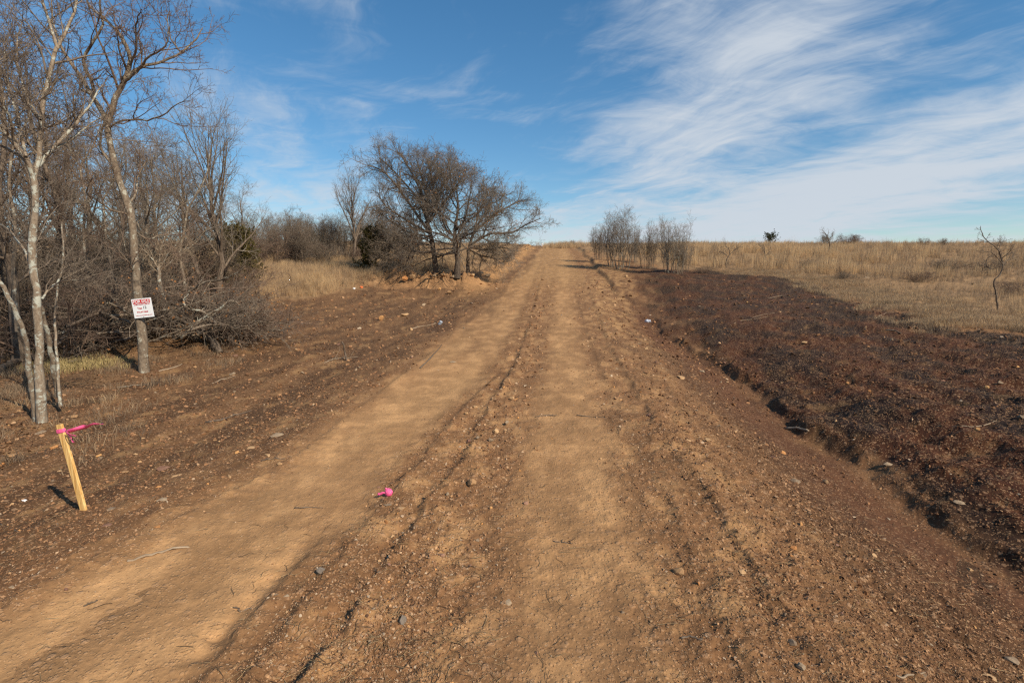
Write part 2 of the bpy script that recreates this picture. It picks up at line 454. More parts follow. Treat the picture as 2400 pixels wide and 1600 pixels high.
# ground material: soil colour from the mesh, grain and grit on top
def ground_mat():
    m = bpy.data.materials.new("soil"); m.use_nodes = True
    t = NT(m.node_tree)
    col = t.n('ShaderNodeAttribute', attribute_name='soil').outputs['Color']
    rg = t.n('ShaderNodeAttribute', attribute_name='rough').outputs['Fac']
    pos = t.n('ShaderNodeNewGeometry').outputs['Position']
    n1 = t.noise(pos, 38, 6, 0.7)
    n2 = t.noise(pos, 9, 5, 0.65)
    vor = t.n('ShaderNodeTexVoronoi', feature='F1', i={'Vector': pos, 'Scale': 62.0, 'Randomness': 1.0})
    vcol = t.n('ShaderNodeSeparateColor', i={0: vor.outputs['Color']}).outputs[0]
    vor2 = t.n('ShaderNodeTexVoronoi', feature='F1', i={'Vector': pos, 'Scale': 24.0, 'Randomness': 1.0})
    vcol2 = t.n('ShaderNodeSeparateColor', i={0: vor2.outputs['Color']}).outputs[1]
    # grains: some voronoi cells are paler or darker pebbles
    peb = t.math('MULTIPLY', t.ramp(vcol, 0.66, 0.74), t.ramp(vor.outputs['Distance'], 0.62, 0.35))
    peb2 = t.math('MULTIPLY', t.ramp(vcol2, 0.80, 0.86), t.ramp(vor2.outputs['Distance'], 0.50, 0.28))
    k = t.math('ADD', t.math('MULTIPLY', t.math('SUBTRACT', n1, 0.5), 0.85), t.math('MULTIPLY', t.math('SUBTRACT', n2, 0.5), 0.55))
    k = t.math('MULTIPLY', k, t.math('ADD', t.math('MULTIPLY', rg, 0.85), 0.4))
    k = t.math('ADD', k, 1.0)
    c = t.mix(1.0, col, t.n('ShaderNodeCombineColor', i={0: k, 1: k, 2: k}).outputs[0], 'MULTIPLY')
    c = t.mix(t.math('MULTIPLY', peb, t.math('MULTIPLY', rg, 0.45)), c, tuple(lin(190, 150, 112)))
    c = t.mix(t.math('MULTIPLY', peb2, t.math('MULTIPLY', rg, 0.45)), c, tuple(lin(176, 140, 108)))
    h = t.math('ADD', t.math('MULTIPLY', n1, 0.5), t.math('MULTIPLY', t.math('ADD', peb, peb2), 0.28))
    h = t.math('ADD', h, t.math('MULTIPLY', n2, 0.6))
    b = t.n('ShaderNodeBump', i={'Strength': t.math('ADD', t.math('MULTIPLY', rg, 0.55), 0.28, clamp=True), 'Distance': 0.02, 'Height': h})
    p = t.n('ShaderNodeBsdfPrincipled', i={'Base Color': c, 'Roughness': 0.95, 'Specular IOR Level': 0.15, 'Normal': b.outputs[0]})
    t.n('ShaderNodeOutputMaterial', i={0: p.outputs[0]})
    return m
SOIL = ground_mat()

def build_ground():
    # rows follow how fine the relief can be seen; columns fan out from the viewpoint
    ys = [1.0]
    while ys[-1] < 105:
        y = ys[-1]
        ys.append(y + min((y * y + 2.56) / 819.0 * 1.02, 0.45))
    ys = np.array(ys)
    ts = np.linspace(-1.32, 1.32, 1000)
    Y = np.repeat(ys[:, None], len(ts), 1)
    X = (ys[:, None] + 0.25) * ts[None, :]
    x, y = X.ravel(), Y.ravel()
    m = masks(x, y)
    z = H_fine(x, y, m)
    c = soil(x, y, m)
    rough = np.clip(1.0 - 0.50 * m['lane'] + 0.2 * m['shoulder'] - 0.1 * m['right'] - 0.5 * m['ditch'], 0.3, 1.4)
    nr, nc = len(ys), len(ts)
    idx = np.arange(nr * nc).reshape(nr, nc)
    F = np.stack([idx[:-1, :-1], idx[:-1, 1:], idx[1:, 1:], idx[1:, :-1]], -1).reshape(-1, 4)
    V = np.stack([x, y, z], 1)
    fx = x[F].mean(1); fy = y[F].mean(1)
    road = (fx > XL(fy) - 0.1) & (fx < XR(fy) + 0.1)
    gl = (m['grassR'] + m['grassL'])[F].mean(1) > 0.5
    lit = (m['litter'][F].mean(1) > 0.5) & ~gl & ~road
    dit = (np.abs(fx - XD(fy) + 0.3) < 0.5) & (fy < 26) & ~road
    cls = np.where(road, 0, np.where(gl, 1, np.where(lit, 2, np.where(dit, 3, np.where(fx > XD(fy), 4, np.where(fx > XR(fy), 5, 6))))))
    out = {}
    for k, nm in enumerate(('dirt_road', 'field_ground', 'woodland_ground', 'ditch_ground', 'cleared_ground', 'road_shoulder', 'graded_ground')):
        f = F[cls == k]
        if not len(f): continue
        used, inv = np.unique(f, return_inverse=True)
        me = mesh_np(nm, V[used], inv.reshape(-1, 4), smooth=True)
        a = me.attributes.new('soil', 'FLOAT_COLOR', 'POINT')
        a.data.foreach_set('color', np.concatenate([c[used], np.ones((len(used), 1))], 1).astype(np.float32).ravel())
        b = me.attributes.new('rough', 'FLOAT', 'POINT')
        b.data.foreach_set('value', rough[used].astype(np.float32))
        out[nm] = tag(link(nm, me, SOIL), kind='structure')
    # the land round about, to the horizon
    ax = np.concatenate([-np.geomspace(900, 60, 22), np.linspace(-55, 90, 140), np.geomspace(95, 900, 22)])
    ay = np.concatenate([-np.geomspace(700, 32, 16), np.linspace(-30, 110, 130), np.geomspace(114, 900, 24)])
    X, Y = np.meshgrid(ax, ay)
    x, y = X.ravel(), Y.ravel()
    m = masks(x, y)
    z = H_struct(x, y)
    inside = (y > 1.8) & (y < 103) & (np.abs(x) < (y + 0.25) * 1.32 - 2)
    z = np.where(inside, z - 0.6, z - 0.03)
    c = soil(x, y, m)
    idx = np.arange(len(x)).reshape(len(ay), len(ax))
    F = np.stack([idx[:-1, :-1], idx[:-1, 1:], idx[1:, 1:], idx[1:, :-1]], -1).reshape(-1, 4)
    me = mesh_np('land', np.stack([x, y, z], 1), F, smooth=True)
    me.attributes.new('soil', 'FLOAT_COLOR', 'POINT').data.foreach_set('color', np.concatenate([c, np.ones((len(x), 1))], 1).astype(np.float32).ravel())
    me.attributes.new('rough', 'FLOAT', 'POINT').data.foreach_set('value', np.ones(len(x), dtype=np.float32))
    tag(link('ground', me, SOIL), kind='structure')
    return out
GROUND = build_ground()

def gz(x, y): return float(H_fine(np.array([x]), np.array([y]))[0])
# ------------------------------------------------------------------ materials
def simple_mat(name, c1, c2=None, scale=8.0, rough=0.9, stretch=(1, 1, 1), bump=0.0, tint=None, spec=0.2, detail=5):
    m = bpy.data.materials.new(name); m.use_nodes = True
    t = NT(m.node_tree)
    oc = t.n('ShaderNodeTexCoord').outputs['Object']
    v = t.n('ShaderNodeMapping', i={0: oc, 3: stretch}).outputs[0]
    n = t.noise(v, scale, detail, 0.65)
    col = t.mix(t.ramp(n, 0.36, 0.66), c1, c2 if c2 is not None else c1)
    if tint is not None:
        a = t.n('ShaderNodeAttribute', attribute_name='tint', attribute_type='INSTANCER').outputs['Fac']
        col = t.mix(a, col, tint)
    ins = {'Base Color': col, 'Roughness': rough, 'Specular IOR Level': spec}
    if bump:
        ins['Normal'] = t.n('ShaderNodeBump', i={'Strength': bump, 'Distance': 0.01, 'Height': n}).outputs[0]
    p = t.n('ShaderNodeBsdfPrincipled', i=ins)
    t.n('ShaderNodeOutputMaterial', i={0: p.outputs[0]})
    return m

def lichen_bark(name, base1, base2, lichen, amount):
    m = bpy.data.materials.new(name); m.use_nodes = True
    t = NT(m.node_tree)
    oc = t.n('ShaderNodeTexCoord').outputs['Object']
    v = t.n('ShaderNodeMapping', i={0: oc, 3: (1, 1, 0.45)}).outputs[0]
    n = t.noise(v, 34, 6, 0.7)
    base = t.mix(t.ramp(n, 0.35, 0.65), base1, base2)
    ln = t.noise(oc, 9.0, 6, 0.62, 0.4)
    ln2 = t.noise(oc, 31.0, 4, 0.6)
    l = t.ramp(t.math('ADD', ln, t.math('MULTIPLY', t.math('SUBTRACT', ln2, 0.5), 0.5)), 0.60 - amount, 0.66 - amount)
    # crosswise dark cracks
    v2 = t.n('ShaderNodeMapping', i={0: oc, 3: (4, 4, 22)}).outputs[0]
    cr = t.ramp(t.noise(v2, 1.6, 3, 0.6), 0.63, 0.70)
    col = t.mix(l, base, lichen)
    col = t.mix(t.math('MULTIPLY', cr, 0.7), col, tuple(lin(70, 58, 48)))
    h = t.math('ADD', n, t.math('MULTIPLY', l, 0.3))
    b = t.n('ShaderNodeBump', i={'Strength': 0.7, 'Distance': 0.012, 'Height': h})
    p = t.n('ShaderNodeBsdfPrincipled', i={'Base Color': col, 'Roughness': 0.92, 'Specular IOR Level': 0.15, 'Normal': b.outputs[0]})
    t.n('ShaderNodeOutputMaterial', i={0: p.outputs[0]})
    return m

BARK_PALE = lichen_bark('pale_lichen_bark', lin(118, 102, 86), lin(150, 134, 115), lin(172, 170, 156), 0.08)
BARK_GREY = lichen_bark('grey_bark', lin(100, 86, 72), lin(134, 118, 100), lin(164, 158, 142), 0.035)
BARK_DARK = simple_mat('dark_bark', lin(84, 71, 60), lin(122, 106, 90), 20, stretch=(1, 1, .3), bump=.5)
TWIG = simple_mat('twig_brown', lin(102, 88, 76), lin(138, 123, 106), 6)
TWIG_GREY = simple_mat('twig_grey', lin(108, 97, 86), lin(146, 133, 117), 6)
TWIG_RED = simple_mat('twig_purple_brown', lin(102, 82, 70), lin(134, 112, 94), 5)
BARK_OAK = simple_mat('oak_bark', lin(66, 56, 48), lin(98, 86, 74), 20, stretch=(1, 1, .3), bump=.5)
TWIG_OAK = simple_mat('oak_twig', lin(90, 80, 71), lin(124, 113, 100), 6)
TWIG_PALE = simple_mat('twig_pale', lin(138, 118, 96), lin(168, 148, 124), 5)
DEADLEAF = simple_mat('dead_leaf', lin(120, 80, 48), lin(164, 116, 72), 14)

# ------------------------------------------------------------------ branching
def spline(pts, n):
    """smooth curve through pts (k,3) sampled at n points"""
    P = np.asarray(pts, float)
    k = len(P)
    d = np.concatenate([[0], np.cumsum(np.maximum(np.linalg.norm(np.diff(P, axis=0), axis=1), 1e-6))])
    t = d / d[-1]
    m = np.zeros_like(P)
    for i in range(k):
        a, b = max(i - 1, 0), min(i + 1, k - 1)
        m[i] = (P[b] - P[a]) / max(t[b] - t[a], 1e-6)
    q = np.linspace(0, 1, n)
    j = np.clip(np.searchsorted(t, q, side='right') - 1, 0, k - 2)
    h = (t[j + 1] - t[j])[:, None]; s = ((q - t[j]) / h[:, 0])[:, None]
    return ((2 * s**3 - 3 * s**2 + 1) * P[j] + (s**3 - 2 * s**2 + s) * h * m[j] + (-2 * s**3 + 3 * s**2) * P[j + 1] + (s**3 - s**2) * h * m[j + 1])

def unit(v): return v / np.maximum(np.linalg.norm(v, axis=-1, keepdims=True), 1e-9)

def grow(P, R, k, rng, t0=0.25, t1=0.98, ang=45, asd=12, L=1.0, Lsd=0.3, n=5, wob=0.15, up=0.05, rr=0.6, rtip=0.002, taper_len=0.5, side=None, bias=(0, 0, 0)):
    B, m, _ = P.shape
    tt = (np.arange(k)[None, :] + rng.random((B, k))) / k * (t1 - t0) + t0
    fi = tt * (m - 1); i = np.minimum(fi.astype(int), m - 2); f = (fi - i)[..., None]
    b = np.arange(B)[:, None]
    p0 = P[b, i] * (1 - f) + P[b, i + 1] * f
    T_ = unit(P[b, i + 1] - P[b, i])
    r0 = (R[b, i] * (1 - f[..., 0]) + R[b, i + 1] * f[..., 0]) * rr * (0.8 + 0.4 * rng.random((B, k)))
    r0 = np.maximum(r0, rtip * 1.15)
    az = (np.arange(k)[None, :] * 2.399 + rng.random((B, k)) * 1.6 + rng.random((B, 1)) * 6.28)
    ref = unit(rng.normal(size=(B, k, 3)))
    N = unit(np.cross(T_, np.where(np.abs(T_[..., 2:3]) > 0.9, np.array([1.0, 0, 0]), np.array([0, 0, 1.0]))))
    Bn = np.cross(T_, N)
    A = np.radians(ang + asd * rng.normal(size=(B, k)))[..., None]
    d = np.cos(A) * T_ + np.sin(A) * (np.cos(az)[..., None] * N + np.sin(az)[..., None] * Bn)
    d = unit(d + np.array(bias))
    plen = np.linalg.norm(np.diff(P, axis=1), axis=2).sum(1)[:, None]
    LL = (L if not callable(L) else L(p0)) * (1 - taper_len * tt) * np.clip(1 + Lsd * rng.normal(size=(B, k)), 0.35, 1.9)
    st = (LL / (n - 1))[..., None]
    out = np.empty((B, k, n, 3)); out[:, :, 0] = p0
    for s in range(1, n):
        d = unit(d + wob * rng.normal(size=d.shape) + np.array([0, 0, up]))
        out[:, :, s] = out[:, :, s - 1] + d * st
    q = np.linspace(0, 1, n)
    RR = r0[..., None] * (1 - q) ** 0.8 + rtip * q
    return out.reshape(B * k, n, 3), RR.reshape(B * k, n)

def tubes(P, R, k=3):
    """(B,n,3),(B,n) -> verts, quads of k-sided tubes"""
    B, n, _ = P.shape
    T_ = np.empty_like(P)
    T_[:, 1:-1] = P[:, 2:] - P[:, :-2] if n > 2 else 0
    T_[:, 0] = P[:, 1] - P[:, 0]; T_[:, -1] = P[:, -1] - P[:, -2]
    T_ = unit(T_)
    mean = unit(P[:, -1] - P[:, 0])
    ax = np.argmin(np.abs(mean), 1)
    ref = np.eye(3)[ax][:, None, :]
    N = unit(np.cross(T_, ref)); Bn = np.cross(T_, N)
    a = np.arange(k) * 2 * np.pi / k
    V = P[:, :, None, :] + R[:, :, None, None] * (np.cos(a)[None, None, :, None] * N[:, :, None, :] + np.sin(a)[None, None, :, None] * Bn[:, :, None, :])
    V = V.reshape(-1, 3)
    base = (np.arange(B)[:, None, None] * n + np.arange(n - 1)[None, :, None]) * k
    j = np.arange(k)[None, None, :]; j2 = (j + 1) % k
    F = np.stack([base + j, base + j2, base + k + j2, base + k + j], -1).reshape(-1, 4)
    return V, F

def cat_tubes(lst):
    Vs, Fs, o = [], [], 0
    for P, R, k in lst:
        V, F = tubes(P, R, k)
        Vs.append(V); Fs.append(F + o); o += len(V)
    return np.concatenate(Vs), np.concatenate(Fs)

def leaves_on(P, n, rng, size=0.05):
    """small curled dead leaves hanging on twig ends: quads"""
    B = len(P)
    i = rng.integers(0, B, n)
    c = P[i, -1] + rng.normal(size=(n, 3)) * 0.02
    a = unit(rng.normal(size=(n, 3)) + np.array([0, 0, -0.8])); b = unit(np.cross(a, rng.normal(size=(n, 3))))
    s = size * (0.6 + 0.8 * rng.random((n, 1)))
    V = np.stack([c, c + a * s * 0.5 + b * s * 0.32, c + a * s, c + a * s * 0.5 - b * s * 0.32], 1).reshape(-1, 3)
    F = np.arange(4 * n).reshape(n, 4)
    return V, F

def one(pts, n, r0, r1, rng=None, wob=0.0, p=0.8):
    P = spline(pts, n)
    if rng is not None and wob:
        j = rng.normal(size=P.shape) * wob
        j[0] = 0
        P = P + j
    q = np.linspace(0, 1, n)
    R = r0 * (1 - q) ** p + r1 * (1 - (1 - q) ** p)
    return P[None], R[None]

def as_mesh(name, lst, smooth=True):
    V, F = cat_tubes(lst)
    return mesh_np(name, V, F, smooth)

def stack(lst, n):
    """resample polylines of different counts to n points"""
    Ps, Rs = [], []
    q = np.linspace(0, 1, n)
    for P, R in lst:
        for p, r in zip(P, R):
            s = np.linspace(0, 1, len(p))
            Ps.append(np.stack([np.interp(q, s, p[:, c]) for c in range(3)], 1)); Rs.append(np.interp(q, s, r))
    return np.array(Ps), np.array(Rs)

def flare(P, R, amt=0.35, ln=0.35):
    """root flare of a trunk"""
    d = np.concatenate([[0], np.cumsum(np.linalg.norm(np.diff(P[0], axis=0), axis=1))])
    R = R * (1 + amt * np.exp(-d / ln))[None]
    P = P.copy(); P[0, 0, 2] -= 0.12
    return P, R

# ------------------------------------------------------------------ generic bare trees: base at the origin, natural size
def tree_data(seed, h, style):
    """returns meshes (trunk, limbs, crown[, leaves]) of a bare tree"""
    rng = np.random.default_rng(seed)
    if style == 'thicket':      # clump of thin upright stems
        trunks = []
        for i in range(17):
            a = rng.random() * 6.28; r = 0.62 * math.sqrt(rng.random()) * h / 4
            b = np.array([math.cos(a) * r * 1.5, math.sin(a) * r, -0.1])
            hh = h * (0.6 + 0.4 * rng.random()) * (1 - 0.12 * r)
            lean = np.array([b[0], b[1], 0]) * (0.35 + 0.5 * rng.random())
            pts = [b, b + [0, 0, hh * .3] + lean * .3 + rng.normal(size=3) * .05, b + [0, 0, hh * .65] + lean * .7 + rng.normal(size=3) * .10, b + [0, 0, hh] + lean + rng.normal(size=3) * .12]
            trunks.append(one(pts, 10, 0.030 * h / 4 * (0.7 + .6 * rng.random()), 0.004, rng, 0.012))
        P0, R0 = stack(trunks, 10)
        P1, R1_ = grow(P0, R0, 11, rng, .22, .97, 36, 12, 0.34 * h, .3, 6, .13, .08, .55, .0036, .5)
        P2, R2_ = grow(P1, R1_, 7, rng, .15, .98, 42, 14, 0.14 * h, .35, 4, .18, .05, .6, .0030)
        P3, R3_ = grow(P2, R2_, 4, rng, .15, .98, 42, 14, 0.06 * h, .35, 3, .2, .03, .7, .0024)
        return [(P0, R0, 5)], [], [(P1, R1_, 4), (P2, R2_, 3), (P3, R3_, 3)], P3
    if style == 'bush':         # dense round shrub, twigs from the ground up
        st = []
        for i in range(22):
            a = rng.random() * 6.28; r = 0.10 * h
            b = np.array([math.cos(a) * r, math.sin(a) * r, -0.05])
            el = 0.9 * rng.random() ** 0.7
            d = np.array([math.cos(a) * el, math.sin(a) * el, 1.0 - 0.5 * el])
            pts = [b, b + d * h * .35 + rng.normal(size=3) * .05, b + d * h * .7 + rng.normal(size=3) * .1, b + d * h * .9 + np.array([0, 0, -.08 * h * el])]
            st.append(one(pts, 8, 0.016 * h / 2, 0.004, rng, 0.015))
        P0, R0 = stack(st, 8)
        P1, R1_ = grow(P0, R0, 8, rng, .12, .97, 45, 16, 0.34 * h, .3, 5, .2, .02, .6, .003, .5)
        P2, R2_ = grow(P1, R1_, 7, rng, .1, .98, 48, 16, 0.14 * h, .35, 4, .22, .02, .6, .0022)
        P3, R3_ = grow(P2, R2_, 4, rng, .1, .98, 48, 16, 0.065 * h, .35, 3, .22, .02, .7, .0018)
        return [(P0, R0, 4)], [], [(P1, R1_, 3), (P2, R2_, 3), (P3, R3_, 3)], P3
    if style == 'vase':         # ascending limbs in a broad fan
        tr = one([(0, 0, -.1), (.02 * h, .0, .12 * h), (-.01 * h, .01 * h, .27 * h), (.02 * h, 0, .52 * h), (0.03 * h, 0, .92 * h)], 14, .022 * h, .005, rng, .012 * h / 5)
        P0, R0 = flare(*tr)
        P1, R1_ = grow(P0, R0, 13, rng, .24, .85, 30, 8, 0.66 * h, .16, 10, .085, .05, .62, .005, .62)
        P2, R2_ = grow(P1, R1_, 9, rng, .18, .97, 33, 12, 0.27 * h, .28, 6, .12, .05, .55, .0035, .55)
        P3, R3_ = grow(P2, R2_, 6, rng, .15, .98, 40, 14, 0.11 * h, .35, 4, .17, .03, .6, .0025)
        P4, R4_ = grow(P3, R3_, 3, rng, .2, .98, 42, 14, 0.045 * h, .35, 3, .17, .03, .7, .0020)
        return [(P0, R0, 8)], [(P1, R1_, 5)], [(P2, R2_, 3), (P3, R3_, 3), (P4, R4_, 3)], P4
    if style == 'slim':         # slender leaning wood-edge tree
        lx, ly = rng.normal(size=2) * .09 * h
        tr = one([(0, 0, -.1), (.25 * lx, .25 * ly, .25 * h), (.3 * lx + .03 * h, .6 * ly, .5 * h), (.8 * lx, ly, .75 * h), (lx, ly, h)], 16, .0145 * h + .01, .004, rng, .014 * h / 5)
        P0, R0 = flare(*tr)
        P1, R1_ = grow(P0, R0, 16, rng, .26, .96, 46, 12, 0.36 * h, .28, 9, .13, .07, .5, .004, .55)
        P2, R2_ = grow(P1, R1_, 8, rng, .15, .97, 42, 14, 0.15 * h, .3, 6, .16, .05, .55, .003, .5)
        P3, R3_ = grow(P2, R2_, 6, rng, .12, .98, 42, 14, 0.07 * h, .35, 4, .2, .03, .6, .0024)
        P4, R4_ = grow(P3, R3_, 3, rng, .2, .98, 42, 14, 0.03 * h, .35, 3, .2, .03, .7, .0020)
        return [(P0, R0, 7)], [(P1, R1_, 4)], [(P2, R2_, 3), (P3, R3_, 3), (P4, R4_, 3)], P4
    if style == 'oak':          # short trunk, wide limbs, drooping low branches
        tr = one([(0, 0, -.1), (.01 * h, 0, .14 * h), (-.02 * h, 0, .34 * h), (.02 * h, 0, .6 * h), (.0, 0, .88 * h)], 14, .024 * h, .006, rng, .01 * h / 5)
        P0, R0 = flare(*tr, amt=.5)
        lo = grow(P0, R0, 15, rng, .20, .44, 80, 10, 0.70 * h, .2, 11, .11, .012, .5, .006, .5)
        hi = grow(P0, R0, 19, rng, .34, .97, 50, 13, 0.64 * h, .2, 11, .11, .05, .55, .006, .62)
        P1, R1_ = np.concatenate([lo[0], hi[0]]), np.concatenate([lo[1], hi[1]])
        P2, R2_ = grow(P1, R1_, 11, rng, .15, .97, 46, 14, 0.25 * h, .3, 6, .17, .03, .55, .0048, .5)
        P3, R3_ = grow(P2, R2_, 7, rng, .12, .98, 46, 14, 0.11 * h, .35, 4, .2, .02, .6, .0036)
        P4, R4_ = grow(P3, R3_, 3, rng, .15, .98, 45, 14, 0.055 * h, .35, 3, .2, .02, .7, .0028)
        return [(P0, R0, 9)], [(P1, R1_, 5)], [(P2, R2_, 3), (P3, R3_, 3), (P4, R4_, 3)], P4

def make_tree(name, seed, h, style, bark, twig, label=None, cat='tree', group=None, leaves=0):
    tr, li, cr, tips = tree_data(seed, h, style)
    root = empty(name, (0, 0, 0))
    tag(root, label, cat, group)
    if style in ('thicket', 'bush'):
        P, R, k = tr[0]
        for i in range(len(P)):
            link('stem', as_mesh('stem', [(P[i:i+1], R[i:i+1], k)]), bark, root)
    else:
        link('trunk', as_mesh('trunk', tr), bark, root)
        P, R, k = li[0]
        for i in range(len(P)):
            link('limb', as_mesh('limb', [(P[i:i+1], R[i:i+1], k)]), bark, root)
    link('crown', as_mesh('crown', cr), twig, root)
    if leaves:
        V, F = leaves_on(tips, leaves, np.random.default_rng(seed + 1), 0.075)
        tag(link('leaves', mesh_np('leaves', V, F), DEADLEAF, root), kind='stuff')
    return root

def copy_tree(src, loc, rz, sc, label=None, cat='tree', group=None, name=None):
    r = src.copy(); COL.objects.link(r)
    r.location = loc; r.rotation_euler = (0, 0, rz); r.scale = (sc,) * 3 if not isinstance(sc, tuple) else sc
    for ch in src.children:
        c = ch.copy(); COL.objects.link(c); c.parent = r
    if label: r['label'] = label
    if cat: r['category'] = cat
    if group: r['group'] = group
    if name: r.name = name
    return r

# ------------------------------------------------------------------ the two trees at the edge of the wood, built limb by limb
def hero_tree(name, label, y0, stems, limbs, twigL, seed, bark, twig, nb=(9, 7, 5, 3), tw=1.0):
    """stems / limbs: lists of (pixel polyline, width px at start, width px at end); each runs at its own depth"""
    rng = np.random.default_rng(seed)
    root_p = PX(*stems[0][0][0])
    root = empty(name, root_p)
    tag(root, label, 'tree')
    o = np.array(root_p)
    def world(pts, ya, yb, ground=False):
        out = []
        n = len(pts)
        for i, (u, v) in enumerate(pts):
            y = ya + (yb - ya) * i / max(n - 1, 1)
            out.append(np.array(PD(u, v, y)) - o)
        return out
    f = 1200.0
    parents = []
    for nm, lst in (('trunk', stems), ('limb', limbs)):
        for pts, w0, w1, ya, yb in lst:
            # a pixel width off the axis is stretched by the wide lens
            k0 = 1 / math.hypot(1, (pts[0][0] - 1200) / f); k1 = 1 / math.hypot(1, (pts[-1][0] - 1200) / f)
            P, R = one(world(pts, ya, yb), 18 if nm == 'trunk' else 14, k0 * w0 * ya / f / 2, k1 * w1 * yb / f / 2, rng, 0.006)
            if nm == 'trunk':
                P, R = flare(P, R, 0.30, 0.25)
                R = R * (1 + 0.06 * rng.normal(size=R.shape))
            link(nm, as_mesh(nm, [(P, R, 10 if nm == 'trunk' else 7)]), bark, root)
            parents.append((P, R, nm, pts))
    Ps, Rs = stack([(P, R) for P, R, nm, _ in parents], 14)
    isl = np.array([nm == 'limb' for _, _, nm, _ in parents])
    a = grow(Ps[isl], Rs[isl], nb[0], rng, .10, .98, 42, 14, twigL, .35, 8, .15, .05, .55, .0025 * tw, .45)
    P1, R1_ = a
    P2, R2_ = grow(P1, R1_, nb[1], rng, .12, .98, 42, 14, twigL * .45, .35, 5, .18, .04, .55, .0020 * tw, .45)
    P3, R3_ = grow(P2, R2_, nb[2], rng, .12, .98, 42, 15, twigL * .2, .35, 4, .2, .03, .65, .0016 * tw, .4)
    P4, R4_ = grow(P3, R3_, nb[3], rng, .15, .98, 42, 15, twigL * .08, .35, 3, .2, .03, .75, .0014 * tw, .4)
    link('crown', as_mesh('crown', [(P1, R1_, 4), (P2, R2_, 3), (P3, R3_, 3), (P4, R4_, 3)]), twig, root)
    return root

Y1 = PX(95, 990).y
hero_tree('multi_stem_tree', 'pale lichened bare tree with several stems, standing behind the wooden stake', Y1,
    [([(99, 990), (94, 878), (92, 799), (89, 735), (86, 681), (77, 623), (77, 553), (83, 480), (80, 416), (73, 390)], 25, 17, Y1, Y1),
     ([(86, 972), (70, 878), (61, 815), (54, 767), (32, 719), (0, 665), (-60, 600)], 16, 11, Y1 + .1, Y1 - .5),
     ([(134, 905), (128, 880), (121, 831), (112, 776), (99, 735), (89, 700)], 14, 12, Y1 + .55, Y1),
     ([(139, 930), (137, 878), (128, 767), (137, 671), (150, 600), (146, 520)], 8, 4, Y1 + .4, Y1 + .8)],
    [([(80, 420), (61, 367), (32, 332), (0, 297), (-50, 240), (-80, 150)], 15, 4, Y1, Y1 - .4),
     ([(80, 416), (86, 376), (96, 319), (96, 281), (102, 242), (112, 198), (121, 153), (134, 112)], 15, 10, Y1, Y1 + .3),
     ([(134, 114), (124, 80), (108, 32), (99, 0), (88, -60), (90, -120)], 9, 3, Y1 + .3, Y1 + .4),
     ([(134, 114), (153, 77), (172, 32), (179, 0), (190, -60), (210, -110)], 9, 3, Y1 + .3, Y1 + .7),
     ([(78, 404), (108, 364), (153, 316), (191, 274), (213, 243), (240, 200)], 13, 3, Y1, Y1 + .7),
     ([(108, 364), (160, 330), (215, 290), (240, 272)], 7, 2, Y1 + .1, Y1 + .9),
     ([(99, 700), (121, 671), (144, 660), (182, 657)], 7, 3, Y1, Y1 + .3),
     ([(78, 640), (60, 590), (20, 540), (-10, 520)], 8, 3, Y1, Y1 + .5),
     ([(61, 367), (40, 270), (20, 200), (10, 120)], 9, 3, Y1 - .1, Y1 + .6),
     ([(32, 332), (22, 280), (0, 230), (-20, 150)], 9, 3, Y1 - .1, Y1 - .5),
     ([(96, 281), (60, 220), (40, 130), (50, 50)], 8, 2.5, Y1, Y1 + .9)],
    0.75, 301, BARK_PALE, TWIG, nb=(9, 6, 4, 3))

Y2 = PX(338, 872).y
hero_tree('forked_tree', 'tall bare forked tree with lichened trunk, carrying the for sale sign', Y2,
    [([(338, 872), (333, 800), (325, 720), (318, 640), (312, 560), (306, 497), (287, 446), (268, 383), (257, 325), (252, 281)], 26, 15, Y2, Y2)],
    [([(252, 285), (223, 236), (204, 204), (179, 166), (150, 124), (125, 60), (120, 0)], 14, 3, Y2, Y2 + .5),
     ([(220, 232), (215, 190), (195, 153), (204, 121), (239, 64), (236, 16), (240, -40)], 10, 3, Y2, Y2 - .5),
     ([(252, 285), (261, 262), (274, 223), (293, 188), (303, 153), (305, 134), (290, 96), (277, 77)], 15, 9, Y2, Y2 + .2),
     ([(290, 96), (270, 68), (255, 54), (233, 35), (207, 13), (195, -40)], 8, 2.5, Y2 + .2, Y2 + .5),
     ([(290, 192), (325, 163), (348, 134), (389, 105), (396, 60)], 8, 2, Y2, Y2 - .4),
     ([(297, 180), (335, 156), (373, 147), (424, 124), (459, 92), (475, 64)], 9, 2, Y2, Y2 + .6),
     ([(424, 124), (400, 90), (392, 50), (398, 25)], 4, 1.6, Y2 + .4, Y2 + .4),
     ([(256, 300), (287, 282), (344, 282), (386, 268), (418, 242), (446, 236)], 6, 1.6, Y2, Y2 - .5),
     ([(266, 389), (236, 348), (236, 319), (244, 287), (250, 250)], 8, 3, Y2, Y2 - .3),
     ([(304, 505), (265, 492), (223, 467), (204, 457), (214, 415)], 6, 2, Y2, Y2 - .8),
     ([(312, 540), (345, 560), (385, 550), (410, 590)], 5, 1.5, Y2, Y2 + .6),
     ([(300, 480), (320, 450), (322, 420), (345, 370)], 7, 2, Y2, Y2 + .7),
     ([(303, 153), (320, 110), (318, 60), (330, 20)], 7, 2, Y2 + .1, Y2 - .4),
     ([(316, 640), (290, 600), (250, 560), (215, 560)], 5, 1.5, Y2, Y2 - .9)],
    0.80, 302, BARK_GREY, TWIG_RED, nb=(7, 5, 4, 3))

# ------------------------------------------------------------------ the stand of trees beyond, on the left
def at(u, v, y=None):
    if y is None: return PX(u, v)
    x = (u - 1200) / 1200.0 * y * 1.005
    return Vector((x, y, float(H_struct(x, y))))

